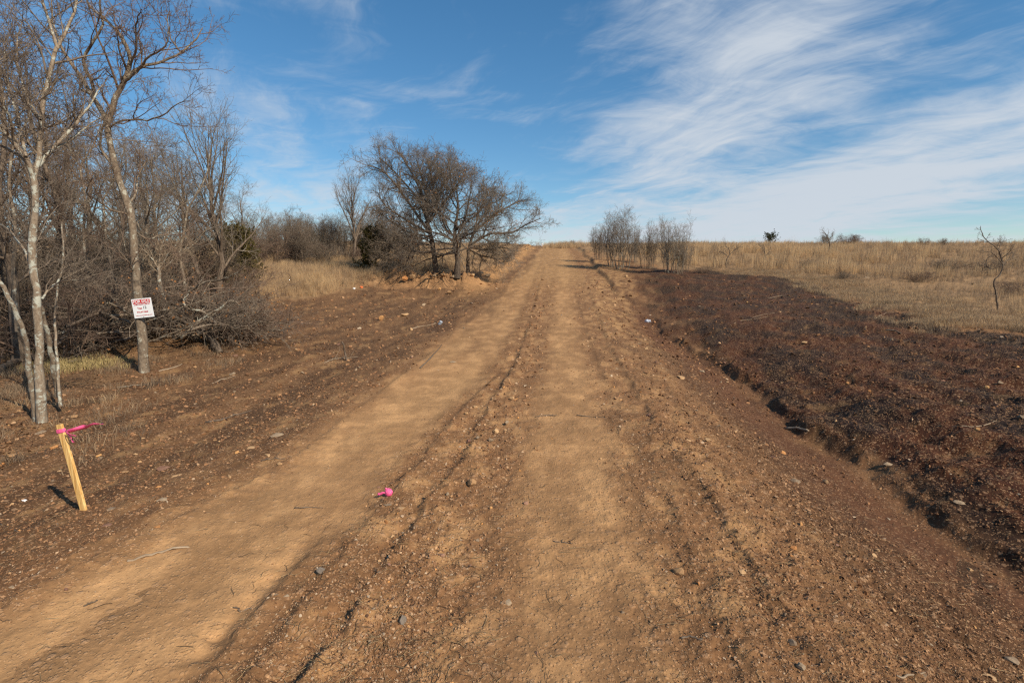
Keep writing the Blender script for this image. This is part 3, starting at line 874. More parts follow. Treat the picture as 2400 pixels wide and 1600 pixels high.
PROTO = {}
def proto(key, seed, h, style, bark, twig, leaves=0, name='bare_tree'):
    PROTO[key] = (make_tree(name, seed, h, style, bark, twig, leaves=leaves), h)
    PROTO[key][0]['used'] = 0
    return PROTO[key]
proto('slimA', 401, 7.0, 'slim', BARK_DARK, TWIG)
proto('slimB', 402, 6.5, 'slim', BARK_DARK, TWIG_RED)
proto('slimC', 403, 6.0, 'slim', BARK_GREY, TWIG_GREY)
proto('vaseA', 404, 7.0, 'vase', BARK_DARK, TWIG_GREY)
proto('vaseB', 405, 5.0, 'vase', BARK_DARK, TWIG)
proto('thick', 406, 4.0, 'thicket', BARK_GREY, TWIG_GREY, name='thicket_clump')
proto('thickB', 409, 3.6, 'thicket', BARK_DARK, TWIG, name='thicket_clump')
proto('thickC', 410, 4.0, 'thicket', BARK_GREY, TWIG_GREY, name='thicket_clump')
proto('bush', 407, 2.0, 'bush', TWIG, TWIG, name='bare_shrub')
proto('bushB', 408, 2.2, 'bush', TWIG_RED, TWIG_RED, name='bare_shrub')

_prng = random.Random(5)
def place(key, loc, hgt, label, cat='tree', group=None, rz=None, wide=1.0, name=None):
    src, h = PROTO[key]
    s = hgt / h
    rz = _prng.random() * 6.28 if rz is None else rz
    if not src['used']:
        src['used'] = 1
        src.location = loc; src.rotation_euler = (0, 0, rz); src.scale = (s * wide, s * wide, s)
        tag(src, label, cat, group)
        if name: src.name = name
        return src
    r = copy_tree(src, loc, rz, (s * wide, s * wide, s), label, cat, group, name)
    return r

def htop(u, vtop, y, zb):
    """height of something whose top is seen at row vtop at depth y"""
    return PD(u, vtop, y).z - zb

def plant(key, u, y, vtop, label, cat='tree', group=None, wide=1.0, rz=None, name=None):
    p = at(u, 0, y)
    return place(key, p, htop(u, vtop, y, p.z), label, cat, group, rz, wide, name)

G_WOOD = 'bare trees of the wood on the left'
# tall ones one can single out
plant('vaseA', 527, 17.0, 278, 'tall vase-shaped bare tree rising alone at the right end of the wood', wide=0.80)
plant('vaseB', 838, 36.0, 415, 'bare tree with a Y-shaped leaning top between the shrubs and the oak', wide=0.8)
plant('slimA', 30, 9.0, 95, 'tall dark bare tree with a dense twiggy top at the picture\'s left edge', wide=1.1)
plant('slimB', 190, 12.5, 130, 'tall dark tree seen between the multi-stemmed tree and the forked tree', wide=.9)
plant('slimC', 380, 13.5, 350, 'grey bare tree just behind the forked tree, on its right', wide=1.0)
plant('slimC', 330, 11.0, 360, 'slender pale-barked tree close behind the sign', wide=1.1)
k = 0
WOODS = [('slimA', -90, 10, 60), ('slimB', -20, 12, 160), ('slimA', 120, 14.5, 240), ('slimB', 160, 17, 300), ('slimC', 230, 15, 330), 
         ('slimB', 345, 18, 340), ('slimC', 420, 17, 360), ('slimA', 455, 20, 370), ('vaseB', 300, 22, 350), ('slimB', 480, 15.5, 400), ('slimC', 20, 18, 260),
         ('slimA', -160, 13, 120), ('vaseB', 100, 24, 320), ('slimC', 600, 26, 450), ('vaseB', 180, 30, 350), ('slimB', -60, 24, 240),
         ('slimC', -240, 16, 150), ('slimA', -330, 18, 130), ('slimB', 520, 28, 420)]
for key, u, y, vt in WOODS:
    plant(key, u + _prng.uniform(-8, 8), y, vt, 'slender dark bare tree in the tangle of the wood behind the sign', group=G_WOOD, wide=_prng.uniform(.95, 1.25))
for i, (pts, w_, yy, lab) in enumerate([
    ([(212, 740), (205, 640), (196, 560), (200, 470), (188, 390)], 9, 11.0, 'slender grey stem between the multi-stemmed tree and the sign tree'),
    ([(255, 735), (262, 650), (250, 560), (240, 470)], 8, 12.0, 'thin crooked grey stem just left of the forked tree'),
    ([(425, 720), (432, 660), (422, 600), (432, 540), (440, 490)], 9, 13.5, 'slender grey stem between the pale sapling and the vase-shaped tree'),
    ([(40, 760), (30, 640), (36, 540), (22, 440), (30, 340)], 13, 8.5, 'dark straight trunk behind the multi-stemmed tree at the left edge')]):
    b = at(pts[0][0], 0, yy)
    e = pts[-1]
    hero_tree('wood_tree', lab, yy, [(pts, w_, 5, yy, yy + .3)],
              [([e, (e[0] + 40, e[1] - 70), (e[0] + 55, e[1] - 150)], 4.5, 1.5, yy + .3, yy + .5), ([e, (e[0] - 35, e[1] - 60), (e[0] - 60, e[1] - 130)], 4.5, 1.5, yy + .3, yy - .3), ([pts[2], (pts[2][0] + 45, pts[2][1] - 40), (pts[2][0] + 80, pts[2][1] - 100)], 4, 1.3, yy + .15, yy + .3)],
              .8, 340 + i, BARK_GREY, TWIG_GREY, (7, 5, 4, 2))
# undergrowth saplings and shrubs of the wood
for (u, y, vt, key) in [(130, 9.5, 590, 'bushB'), (210, 10.5, 580, 'bush'), 
                        (330, 13, 520, 'thickB'), (60, 11, 480, 'thickB'), (-60, 10, 520, 'thickB'), (540, 18.5, 590, 'bushB'), (480, 18, 520, 'thickB'), (240, 15, 500, 'thickB'), (120, 14, 500, 'thickB'), (355, 17, 480, 'thickB')]:
    plant(key, u, y, vt, 'brown leafless shrub in the undergrowth of the wood', cat='shrub', group='undergrowth shrubs of the wood', wide=_prng.uniform(1.0, 1.4))
# pale sapling right of the sign
# row of shrubs between the wood and the oak
for (u, y, vt, key, lab) in [(655, 34, 515, 'bushB', 'dense rounded brown shrub at the left end of the row beyond the grass'),
                             (628, 37, 525, 'bush', 'brown leafless shrub behind the dense rounded one'),
                             (720, 34, 515, 'thickB', 'pale-stemmed sapling clump right of the rounded brown shrub')]:
    plant(key, u, y, vt, lab, cat='shrub', wide=1.25 if key != 'thickB' else 1.0)
for (u, y, vt, key) in [(690, 36, 488, 'thickB'), (750, 37, 515, 'thick'), (775, 38, 510, 'thickB'), (800, 39, 495, 'thick'), (700, 41, 500, 'thick'), (860, 40, 500, 'thickB'), (880, 41, 480, 'thick'), (925, 42, 520, 'thick'), (945, 43, 515, 'thickB'), (610, 37, 500, 'thickB'), (580, 39, 520, 'thick'), (965, 45, 530, 'thick'), (740, 45, 505, 'thickB'), (905, 47, 520, 'thickB'), (660, 47, 500, 'thickB'), (820, 45, 515, 'bush'), (770, 35, 560, 'bush'), (835, 36, 570, 'bushB'), (945, 35, 585, 'bush')]:
    plant(key, u, y, vt, 'leafless sapling clump in the hedge row between wood and oak', cat='shrub', group='hedge row shrubs', wide=1.1)

# oak group beside the road
YO = PX(1072, 648).y
oak = make_tree('oak_tree', 411, 6.2, 'oak', BARK_OAK, TWIG_OAK, 'wide bare oak with a thick short trunk and some brown leaves beside the road', 'tree', leaves=900)
p = at(1072, 0, YO); oak.location = p; oak.rotation_euler = (0, 0, 0.6)
_s = htop(1090, 383, YO, p.z) / 6.2
oak.scale = (_s * 1.08, _s * 1.08, _s * 1.0)

def px_tree(name, label, base, y, stems, twigL, seed, bark, twig, nb, wpx=1.0):
    return hero_tree(name, label, y, stems[:1], stems[1:], twigL, seed, bark, twig, nb, 1.9)
px_tree('elm_tree', 'tall bare tree leaning its limbs left behind the oak', (1022, 645), YO + 2.5,
    [([(1022, 648), (1018, 600), (1008, 545), (1000, 520)], 13, 9, YO + 1, YO + 1.5),
     ([(1008, 548), (975, 500), (930, 436), (895, 400), (862, 386)], 7, 2, YO + 1.5, YO + 1),
     ([(1010, 540), (980, 468), (940, 420), (910, 388), (888, 370)], 6, 2, YO + 1.5, YO + 2),
     ([(1005, 530), (990, 460), (960, 396), (935, 357)], 7, 2, YO + 1.5, YO + 1.5),
     ([(1003, 525), (1000, 460), (985, 404), (975, 372)], 6, 2, YO + 1.5, YO + 3),
     ([(1000, 522), (1015, 460), (1010, 404), (1000, 370)], 6, 2, YO + 1.5, YO + 1),
     ([(1003, 525), (1030, 460), (1042, 416), (1052, 376)], 6, 2, YO + 1.5, YO + 2.5),
     ([(1004, 523), (1040, 476), (1070, 436), (1092, 404)], 5, 2, YO + 1.5, YO + 3),
     ([(1008, 548), (960, 520), (905, 484), (885, 452)], 6, 2, YO + 1.5, YO + .5),
     ([(1008, 555), (960, 545), (920, 520), (890, 500)], 5, 1.6, YO + 1.5, YO + 2.5),
     ([(1012, 575), (960, 570), (930, 590), (900, 610)], 4, 1.5, YO + 1.5, YO + .5),
     ([(1012, 570), (990, 560), (965, 590), (950, 620)], 4, 1.5, YO + 1.5, YO - .5)],
    1.8, 311, BARK_DARK, TWIG, (17, 9, 6, 3))
px_tree('leaning_tree', 'bare tree right of the oak reaching long crooked limbs over the road', (1097, 638), YO + 1.5,
    [([(1097, 641), (1097, 600), (1105, 560), (1115, 535)], 8, 6, YO + 2, YO + 2),
     ([(1100, 575), (1150, 548), (1200, 545), (1235, 525), (1268, 512)], 6, 1.6, YO + 2, YO + 1),
     ([(1115, 540), (1165, 500), (1200, 480), (1226, 466)], 6, 1.6, YO + 2, YO + 2.5),
     ([(1115, 537), (1150, 480), (1168, 470), (1184, 452)], 5, 1.5, YO + 2, YO + 3),
     ([(1112, 540), (1125, 490), (1138, 465), (1146, 440)], 5, 1.5, YO + 2, YO + 2.5),
     ([(1100, 580), (1140, 585), (1180, 580), (1205, 590)], 4, 1.5, YO + 2, YO + 1),
     ([(1100, 585), (1130, 600), (1155, 605), (1180, 620)], 4, 1.3, YO + 2, YO + 1.2)],
    1.5, 312, BARK_DARK, TWIG_GREY, (16, 9, 6, 3))

# thicket clumps on the right of the road
for (u, v, vt, key, lab, wd) in [(1445, 628, 487, 'thick', 'tallest of the three grey thicket clumps right of the road', 1.0), (1512, 630, 520, 'thickB', 'middle grey thicket clump right of the road', .6),
                               (1572, 640, 508, 'thickC', 'rightmost grey thicket clump right of the road, at the grass edge', .8)]:
    y = PX(u, v).y
    plant(key, u, y, vt, lab, cat='thicket', wide=wd)
plant('thickB', 1405, PX(1445, 612).y, 525, 'low sapling clump left of the tallest thicket clump', cat='thicket', wide=.8)
plant('thick', 1480, PX(1480, 615).y, 540, 'thin grey clump between the tallest and the middle thicket', cat='thicket', wide=.7)
plant('thickB', 1596, PX(1596, 640).y, 560, 'small dark sapling clump at the right end of the thickets', cat='thicket', wide=.6)
# ------------------------------------------------------------------ evergreen cedars
CEDAR = simple_mat('cedar_foliage', lin(62, 58, 30), lin(98, 84, 42), 5, detail=4)
CEDAR2 = simple_mat('cedar_foliage_dark', lin(48, 52, 34), lin(74, 74, 46), 5)
def cedar(name, label, loc, h, wid, seed, mat, cone=1.0, spray=1.0):
    rng = np.random.default_rng(seed)
    root = empty(name, loc); tag(root, label, 'cedar')
    P0, R0 = one([(0, 0, -.1), (.02, 0, h * .5), (0, .02, h * .95)], 8, .03 * h, .005)
    link('trunk', as_mesh('trunk', [(P0, R0, 6)]), BARK_DARK, root)
    def L(p):
        q = np.clip(p[..., 2] / h, 0, 1)
        return wid * 0.62 * (0.25 + np.where(q < .3, .6 + q, (1 - q) * 1.3) ** cone)
    P1, R1_ = grow(P0, R0, 46, rng, .08, .99, 62, 12, L, .3, 6, .12, .06, .4, .003, 0.0)
    P2, R2_ = grow(P1, R1_, 6, rng, .25, 1, 40, 14, .16 * h, .3, 4, .15, .08, .6, .003, .3)
    P3, R3_ = grow(P2, R2_, 4, rng, .2, 1, 38, 14, .09 * h, .3, 3, .2, .08, .8, .003, .3)
    # scale-leaf sprays: short fat tapered spurs along the twigs
    P4, R4_ = grow(P3, R3_, 3, rng, .1, 1, 38, 16, .05 * h, .3, 3, .25, .08, .9, .003, .2)
    R4_ = R4_ * 0 + np.array([.010, .012, .003])[None] * (h / 1.8) * spray
    R3_ = np.maximum(R3_, .008 * h / 1.8 * spray)
    link('crown', as_mesh('crown', [(P1, R1_, 3), (P2, R2_, 3), (P3, R3_, 3), (P4, R4_, 3)], smooth=False), mat, root)
    return root
p = at(884, 0, 30); _h = htop(884, 541, 30, p.z)
cedar('cedar_bush', 'dark olive evergreen cedar bush left of the oak', p, _h, _h * .66, 501, CEDAR, 1.0, 1.5)
p = at(932, 0, 34); cedar('cedar_bush', 'low small cedar to the right of the larger cedar bush', p, htop(932, 606, 34, p.z), .6, 502, CEDAR)
p = at(562, 0, 22); cedar('cedar_bush', 'green cedar half hidden behind the tall vase-shaped tree', p, htop(562, 540, 22, p.z), 1.6, 503, CEDAR)
p = at(1793, 0, 70); cedar('cedar_tree', 'small conical evergreen on the skyline of the right field', p, htop(1793, 551, 70, p.z), 1.9, 504, CEDAR2, 1.0, 2.6)

# ------------------------------------------------------------------ little trees in the right-hand field
def field_tree(name, label, y, stems, limbs, L, seed, twig=TWIG, bark=BARK_DARK, nb=(7, 4, 3, 2)):
    return hero_tree(name, label, y, stems, limbs, L, seed, bark, twig, nb)
y = PX(2338, 724).y
field_tree('crooked_tree', 'small crooked bare tree in the dry grass near the right edge', y,
    [([(2338, 724), (2335, 692), (2331, 657), (2346, 641), (2350, 619)], 5, 3.4, y, y)],
    [([(2350, 621), (2347, 600), (2335, 581), (2315, 566), (2300, 545), (2299, 530)], 4.5, 1.2, y, y),
     ([(2350, 618), (2325, 593), (2290, 587)], 3, 1, y, y - .3), ([(2348, 622), (2325, 630), (2312, 622), (2314, 606), (2330, 600)], 3, 1, y, y + .3),
     ([(2350, 618), (2368, 605), (2382, 600)], 3, 1, y, y + .2), ([(2348, 605), (2366, 590), (2372, 575)], 2.6, 1, y, y - .2), ([(2340, 588), (2345, 570), (2338, 560)], 2.4, .9, y, y + .3)], .26, 511)
y = PX(1702, 628).y
field_tree('sapling', 'thin bent sapling at the edge of the right field, right of the thickets', y, [([(1702, 628), (1703, 609), (1710, 595), (1708, 580)], 3, 1.2, y, y)],
    [([(1710, 597), (1722, 585), (1728, 576)], 1.6, .7, y, y), ([(1706, 602), (1695, 592), (1685, 590)], 1.6, .7, y, y), ([(1709, 585), (1700, 575), (1702, 570)], 1.4, .7, y, y)], .7, 512)
y = PX(1796, 618).y
field_tree('sapling', 'thin upright sapling in the right field just below the conical evergreen', y, [([(1796, 618), (1793, 597), (1791, 577)], 3, 1, y, y)],
    [([(1793, 592), (1785, 580), (1776, 572)], 1.4, .6, y, y), ([(1794, 600), (1803, 590), (1806, 580)], 1.4, .6, y, y)], .6, 513)
y = PX(1944, 594).y
field_tree('dead_tree', 'leaning bare tree breaking the skyline of the right field', y, [([(1944, 594), (1945, 573), (1940, 556)], 4, 2.4, y, y)],
    [([(1941, 560), (1935, 548), (1926, 538)], 2.4, .8, y, y), ([(1942, 562), (1952, 552), (1950, 545)], 2, .8, y, y), ([(1944, 570), (1930, 560), (1922, 562)], 1.8, .7, y, y), ([(1945, 572), (1958, 565), (1966, 560)], 1.8, .7, y, y)], .6, 514)
for (u, y, vt, key, lab, wd) in [(1918, 66, 545, 'bush', 'bare shrub on the skyline left of the leaning dead tree', 1), (1968, 66, 543, 'bushB', 'largest bare shrub on the skyline right of the leaning dead tree', 1.3),
                             (1990, 67, 546, 'bush', 'bare shrub at the right end of the skyline group', .9), (2143, 62, 552, 'bushB', 'lone small shrub on the skyline toward the right edge', .8), (2190, 62, 555, 'bush', 'faint low shrub on the skyline, second from the right edge', .9),
                             (1830, 74, 565, 'bush', 'tiny shrub on the skyline right of the conical evergreen', .8), (2000, 76, 563, 'bush', 'tiny shrub right of the skyline shrub group', .7)]:
    plant(key, u, y, vt, lab, cat='shrub', wide=wd)
plant('bush', 1340, 64, 560, 'grey bare shrub beside the road at the crest', cat='shrub', wide=.9)

for (u, v, h_) in [(1650, 640, .5), (1980, 655, .5), (2150, 660, .7), (2220, 636, .9), (2390, 690, .7), (1900, 628, .7), (2320, 640, .9)]:
    p = PX(u, v)
    place('bushB' if (u // 10) % 2 else 'bush', p, h_, 'low brown scrub in the dry grass of the right field', 'shrub', 'scrub in the right field', wide=1.8)
# pale sapling beside the sign tree
y = PX(386, 800).y + .4
hero_tree('sapling', 'pale lichened sapling with a broken base right of the sign', y, [([(388, 752), (386, 720), (378, 680), (374, 645), (372, 622)], 13, 8, y, y)],
    [([(373, 632), (352, 600), (335, 585), (322, 570)], 5, 1.5, y, y - .3), ([(372, 624), (395, 600), (420, 590), (445, 580)], 5, 1.5, y, y + .3), ([(373, 622), (375, 590), (385, 560), (392, 535)], 5, 1.5, y, y + .2),
     ([(376, 650), (362, 630), (350, 640)], 4, 1.5, y, y), ([(374, 628), (405, 580), (430, 555)], 4, 1.4, y, y)], .5, 315, BARK_PALE, TWIG_PALE, (9, 5, 3, 2))

# ------------------------------------------------------------------ brush heaps at the edge of the wood
def brush(name, label, c, rx, ry, h, n, seed, mats, twigmat, tl=1.0):
    rng = np.random.default_rng(seed)
    root = empty(name, c); tag(root, label, 'brush pile')
    Ps, Rs = [], []
    for i in range(n):
        a = rng.normal() * 0.5 + (0 if rng.random() < .7 else 1.3)
        ln = rng.uniform(0.9, 2.4)
        px0 = rng.uniform(-rx, rx); py0 = rng.uniform(-ry, ry)
        env = max(0.05, 1 - (px0 / rx) ** 2 * .6 - (py0 / ry) ** 2 * .6)
        z0 = h * env * rng.random() ** 0.8
        d = np.array([math.cos(a), math.sin(a), rng.normal() * .22 + (.25 if i % 5 == 0 else 0)])
        q = np.array([px0, py0, z0 + .04])
        base = q - d * ln / 2; base[2] = max(base[2], .02)
        tip = q + d * ln / 2; tip[2] = max(tip[2], .02)
        mid = (base + tip) / 2 + rng.normal(size=3) * .08
        w3 = base * .3 + tip * .7 + rng.normal(size=3) * .08
        r0 = rng.uniform(.008, .030)
        P, R = one([base, mid, w3, tip], 9, r0, r0 * .3, rng, .012)
        P[..., 2] = np.maximum(P[..., 2], 0.0)
        link('branch', as_mesh('branch', [(P, R, 5)]), mats[i % len(mats)], root)
        Ps.append(P); Rs.append(R)
    P0, R0 = np.concatenate(Ps), np.concatenate(Rs)
    P1, R1_ = grow(P0, R0, 7, rng, .15, .98, 40, 14, .75 * tl, .35, 6, .16, .04, .5, .003, .4)
    P2, R2_ = grow(P1, R1_, 6, rng, .12, .98, 42, 15, .32 * tl, .35, 4, .2, .02, .55, .0022, .4)
    P3, R3_ = grow(P2, R2_, 3, rng, .12, .98, 42, 15, .14, .35, 3, .2, .0, .7, .0016, .4)
    tag(link('twigs', as_mesh('twigs', [(P1, R1_, 4), (P2, R2_, 3), (P3, R3_, 3)]), twigmat, root), kind='stuff')
    V, F = leaves_on(P3, 420, rng, .05)
    tag(link('leaves', mesh_np('leaves', V, F), DEADLEAF, root), kind='stuff')
    return root
c = PX(150, 850); c = Vector((c.x, c.y + 1.3, c.z)); c.z = float(H_struct(c.x, c.y))
brush('brush_pile', 'long dark heap of cut branches behind the multi-stemmed tree', c, 2.3, .9, .95, 64, 601, [BARK_DARK, TWIG, BARK_GREY], TWIG)
c = PX(300, 830); c = Vector((c.x, c.y + 1.6, c.z)); c.z = float(H_struct(c.x, c.y))
brush('brush_pile', 'dark heap of cut branches directly behind the for sale sign', c, 1.8, .9, 1.0, 50, 602, [BARK_DARK, TWIG_RED, BARK_GREY], TWIG_RED)
c = PX(455, 790); c = Vector((c.x, c.y + .6, c.z)); c.z = float(H_struct(c.x, c.y))
brush('brush_pile', 'heap of pale branches and twigs at the right end of the wood edge', c, .65, .6, .8, 40, 603, [BARK_GREY, TWIG_PALE, BARK_DARK], TWIG_GREY, .58)

def branch_obj(name, label, pts, w0, w1, mat, seed, cat, lift=0.0, twigs=0, L=.3, wob=.008, group=None):
    """a stick on the ground along photo pixels (u, v[, lift])"""
    rng = np.random.default_rng(seed)
    Q = []
    for q in pts:
        p = PX(q[0], q[1]) if len(q) < 4 else PD(q[0], q[1], q[3])
        z = gz(p.x, p.y) if len(q) < 4 else p.z
        Q.append(np.array([p.x, p.y, z + (q[2] if len(q) > 2 else lift)]))
    o = Q[0].copy()
    P, R = one([q - o for q in Q], max(7, 3 * len(Q)), w0, w1, rng, wob)
    lst = [(P, R * (1 + .12 * rng.normal(size=R.shape)), 6)]
    if twigs:
        P1, R1_ = grow(P, R, twigs, rng, .2, .95, 45, 12, L, .4, 5, .2, .02, .5, .002)
        lst.append((P1, R1_, 3))
    V, F = cat_tubes(lst)
    # close the cut ends
    n = P.shape[1]
    caps = [np.arange(6)[::-1].reshape(1, 6), (np.arange(6) + (n - 1) * 6).reshape(1, 6)]
    me = mesh_np(name, V, [F] + caps, True)
    return tag(link(name, me, mat, loc=Vector(o)), label, cat, group)

yb = PX(470, 790).y
yy = PX(517, 828).y
branch_obj('log', 'short dark log sloping from the brush heap down to the bare ground', [(517, 828, .03), (495, 800, .05, yy + .3), (470, 772, .1, yy + .6)], .075, .06, BARK_DARK, 611, 'log')
branch_obj('fallen_branch', 'pale forked branch curving out of the right brush heap', [(425, 792, .0, yy), (455, 762, 0, yy), (488, 738, 0, yy), (515, 722, 0, yy), (545, 703, 0, yy), (560, 716, 0, yy)], .035, .012, BARK_PALE, 612, 'branch', twigs=6)
branch_obj('fallen_branch', 'pale hooked branch rising from the fork in the right brush heap', [(488, 738, 0, yy), (470, 728, 0, yy), (440, 722, 0, yy), (430, 705, 0, yy), (440, 690, 0, yy + .2)], .03, .01, BARK_PALE, 613, 'branch', twigs=5)
branch_obj('fallen_branch', 'long pale bough sweeping right above the right brush heap', [(425, 705, 0, yy + .3), (470, 665, 0, yy + .2), (520, 655, 0, yy), (555, 640, 0, yy - .2), (578, 622, 0, yy - .3)], .03, .006, BARK_GREY, 614, 'branch', twigs=12, L=.5)
branch_obj('fallen_branch', 'dark branch lying from the dark brush heap toward the sign tree', [(235, 730, 0, Y2 + 1), (270, 745, 0, Y2 + .8), (305, 755, 0, Y2 + .6)], .022, .015, BARK_DARK, 615, 'branch', twigs=4)
branch_obj('fallen_log', 'dark rotten log on the ground at the left edge behind the pale stems', [(0, 872, .06), (30, 858, .06), (58, 846, .06)], .06, .05, BARK_DARK, 616, 'log')

STICKS = [
 ('dark knobbly stick on the graded ground right of the stake', [(482, 990), (515, 989), (545, 976), (588, 963)], .012, .006, BARK_DARK),
 ('long pale bowed stick lying between the stake and the track', [(298, 1313), (340, 1298), (385, 1285), (446, 1272)], .008, .005, TWIG_PALE),
 ('short dark twig on the packed track left of the pink ball', [(690, 1184), (712, 1185), (735, 1182), (752, 1183)], .005, .003, BARK_DARK),
 ('thin dark twig with a pale broken end at the track edge', [(612, 1078), (640, 1073), (662, 1071), (680, 1066)], .006, .004, BARK_DARK),
 ('small dark twig on the packed track at the lower left', [(195, 1412), (214, 1405), (230, 1396)], .004, .003, BARK_DARK),
 ('thin dark twig pair at the left edge below the stake', [(0, 1222), (25, 1235), (46, 1247)], .004, .003, BARK_DARK),
 ('dark straight stick pointing up the road left of the rut', [(985, 862), (1003, 845), (1020, 826), (1036, 808)], .014, .006, BARK_DARK),
 ('pale piece of split wood lying across the ditch', [(1842, 1008), (1868, 1008), (1895, 1014)], .016, .012, TWIG_PALE),
 ('long pale curved stem on the dark soil at the right', [(2232, 1002), (2275, 1000), (2312, 992), (2338, 976)], .006, .003, TWIG_PALE),
 ('long pale stem on the red earth beyond the ditch', [(1712, 764), (1735, 756), (1760, 749), (1800, 742)], .007, .004, TWIG_PALE),
 ('second pale stem on the red earth, above the long one', [(1750, 748), (1790, 738), (1835, 728)], .006, .003, TWIG_PALE),
 ('thin dark twig on the packed track near the bottom left corner of the rut', [(545, 1408), (565, 1411), (590, 1408)], .004, .003, BARK_DARK),
 ('pale dry stick on the leaf litter right of the sign tree', [(372, 870), (400, 864), (428, 858)], .016, .008, TWIG_PALE),
 ('thin pale stick on the brown ground right of the pale dry stick', [(497, 897), (525, 888), (552, 880)], .008, .005, TWIG_PALE),
 ('grey stick lying in front of the left tree', [(275, 912), (305, 906), (345, 900)], .012, .008, BARK_GREY),
 ('curved stick beside the blue can', [(962, 772), (985, 766), (1012, 762), (1022, 758)], .014, .008, TWIG_PALE),
 ('short dark twig on the middle lane in the distance', [(1255, 976), (1280, 972), (1305, 974)], .007, .005, BARK_DARK),
 ('dark forked twig right of the middle lane', [(1352, 973), (1385, 976), (1425, 978)], .006, .003, BARK_DARK),
 ('thin brown twig on the middle lane near the bottom', [(1298, 1264), (1318, 1267), (1342, 1271)], .004, .0025, BARK_DARK),
 ('bowed brown twig on the loose soil near the bottom right', [(1595, 1494), (1615, 1491), (1640, 1501)], .004, .0025, TWIG),
 ('pale straight twig on the shoulder at the lower right', [(2100, 1596), (2130, 1592), (2165, 1588)], .004, .0025, TWIG_PALE),
 ('thin stick across the red clay toward the field', [(1800, 700), (1840, 694), (1890, 697)], .009, .005, TWIG_PALE),
 ('pale twig on the dark soil toward the right field', [(2075, 778), (2095, 778), (2112, 784)], .010, .006, TWIG_PALE),
 ('curved pale twig on the dark soil edge', [(2050, 748), (2075, 735), (2095, 733)], .010, .005, TWIG_PALE)]
for i, (lab, pts, w0, w1, mat) in enumerate(STICKS):
    branch_obj('stick', lab, pts, w0, w1, mat, 620 + i, 'stick', lift=w0 * .7, twigs=2 if i % 3 == 0 else 0, L=.1, wob=.004)
y = PX(812, 845).y
branch_obj('broken_stub', 'short broken stub standing upright in the dark soil left of the road', [(813, 847, -.02, y), (808, 822, 0, y), (802, 800, 0, y - .1)], .018, .012, BARK_DARK, 660, 'stub')
branch_obj('root', 'tangle of thin roots lying beside the upright stub', [(760, 852), (785, 845), (812, 842), (838, 838)], .008, .004, TWIG_PALE, 661, 'root', lift=.01, twigs=9, L=.25)

# ------------------------------------------------------------------ stones
def stone_mesh(name, seed, flat=0.6, n=16, ang=False):
    rng = np.random.default_rng(seed)
    p = unit(rng.normal(size=(n, 3))) * (0.8 + .2 * rng.random((n, 1)))
    p = p * np.array([1, 0.78, flat])
    bm = bmesh.new()
    for v in p: bm.verts.new(v)
    r = bmesh.ops.convex_hull(bm, input=bm.verts[:])
    for v in [v for v in bm.verts if not v.link_faces]: bm.verts.remove(v)
    me = bpy.data.meshes.new(name); bm.to_mesh(me); bm.free()
    return me
def stone_mat(name, c1, c2, c3):
    m = bpy.data.materials.new(name); m.use_nodes = True
    t = NT(m.node_tree)
    pos = t.n('ShaderNodeNewGeometry').outputs['Position']
    rnd = t.n('ShaderNodeObjectInfo').outputs['Random']
    n = t.noise(pos, 30, 5, .7)
    n2 = t.noise(pos, 110, 3, .6)
    col = t.mix(t.ramp(t.math('ADD', n, t.math('MULTIPLY', t.math('SUBTRACT', rnd, .5), .5)), .3, .7), c1, c2)
    col = t.mix(t.ramp(n2, .55, .75, 0, .6), col, c3)
    b = t.n('ShaderNodeBump', i={'Strength': .6, 'Distance': .006, 'Height': t.math('ADD', n, t.math('MULTIPLY', n2, .5))})
    p = t.n('ShaderNodeBsdfPrincipled', i={'Base Color': col, 'Roughness': .92, 'Specular IOR Level': .2, 'Normal': b.outputs[0]})
    t.n('ShaderNodeOutputMaterial', i={0: p.outputs[0]})
    return m
ST_TAN = stone_mat('stone_tan', lin(158, 122, 86), lin(184, 148, 108), lin(140, 104, 72))
ST_GREY = stone_mat('stone_grey', lin(126, 106, 86), lin(158, 136, 110), lin(112, 90, 68))
ST_ORANGE = stone_mat('stone_orange', lin(170, 116, 70), lin(194, 146, 94), lin(146, 96, 60))
ST_SLATE = stone_mat('stone_slate', lin(92, 82, 74), lin(120, 108, 96), lin(98, 82, 66))
ST_PURPLE = stone_mat('stone_purple', lin(118, 86, 70), lin(144, 110, 90), lin(104, 74, 58))
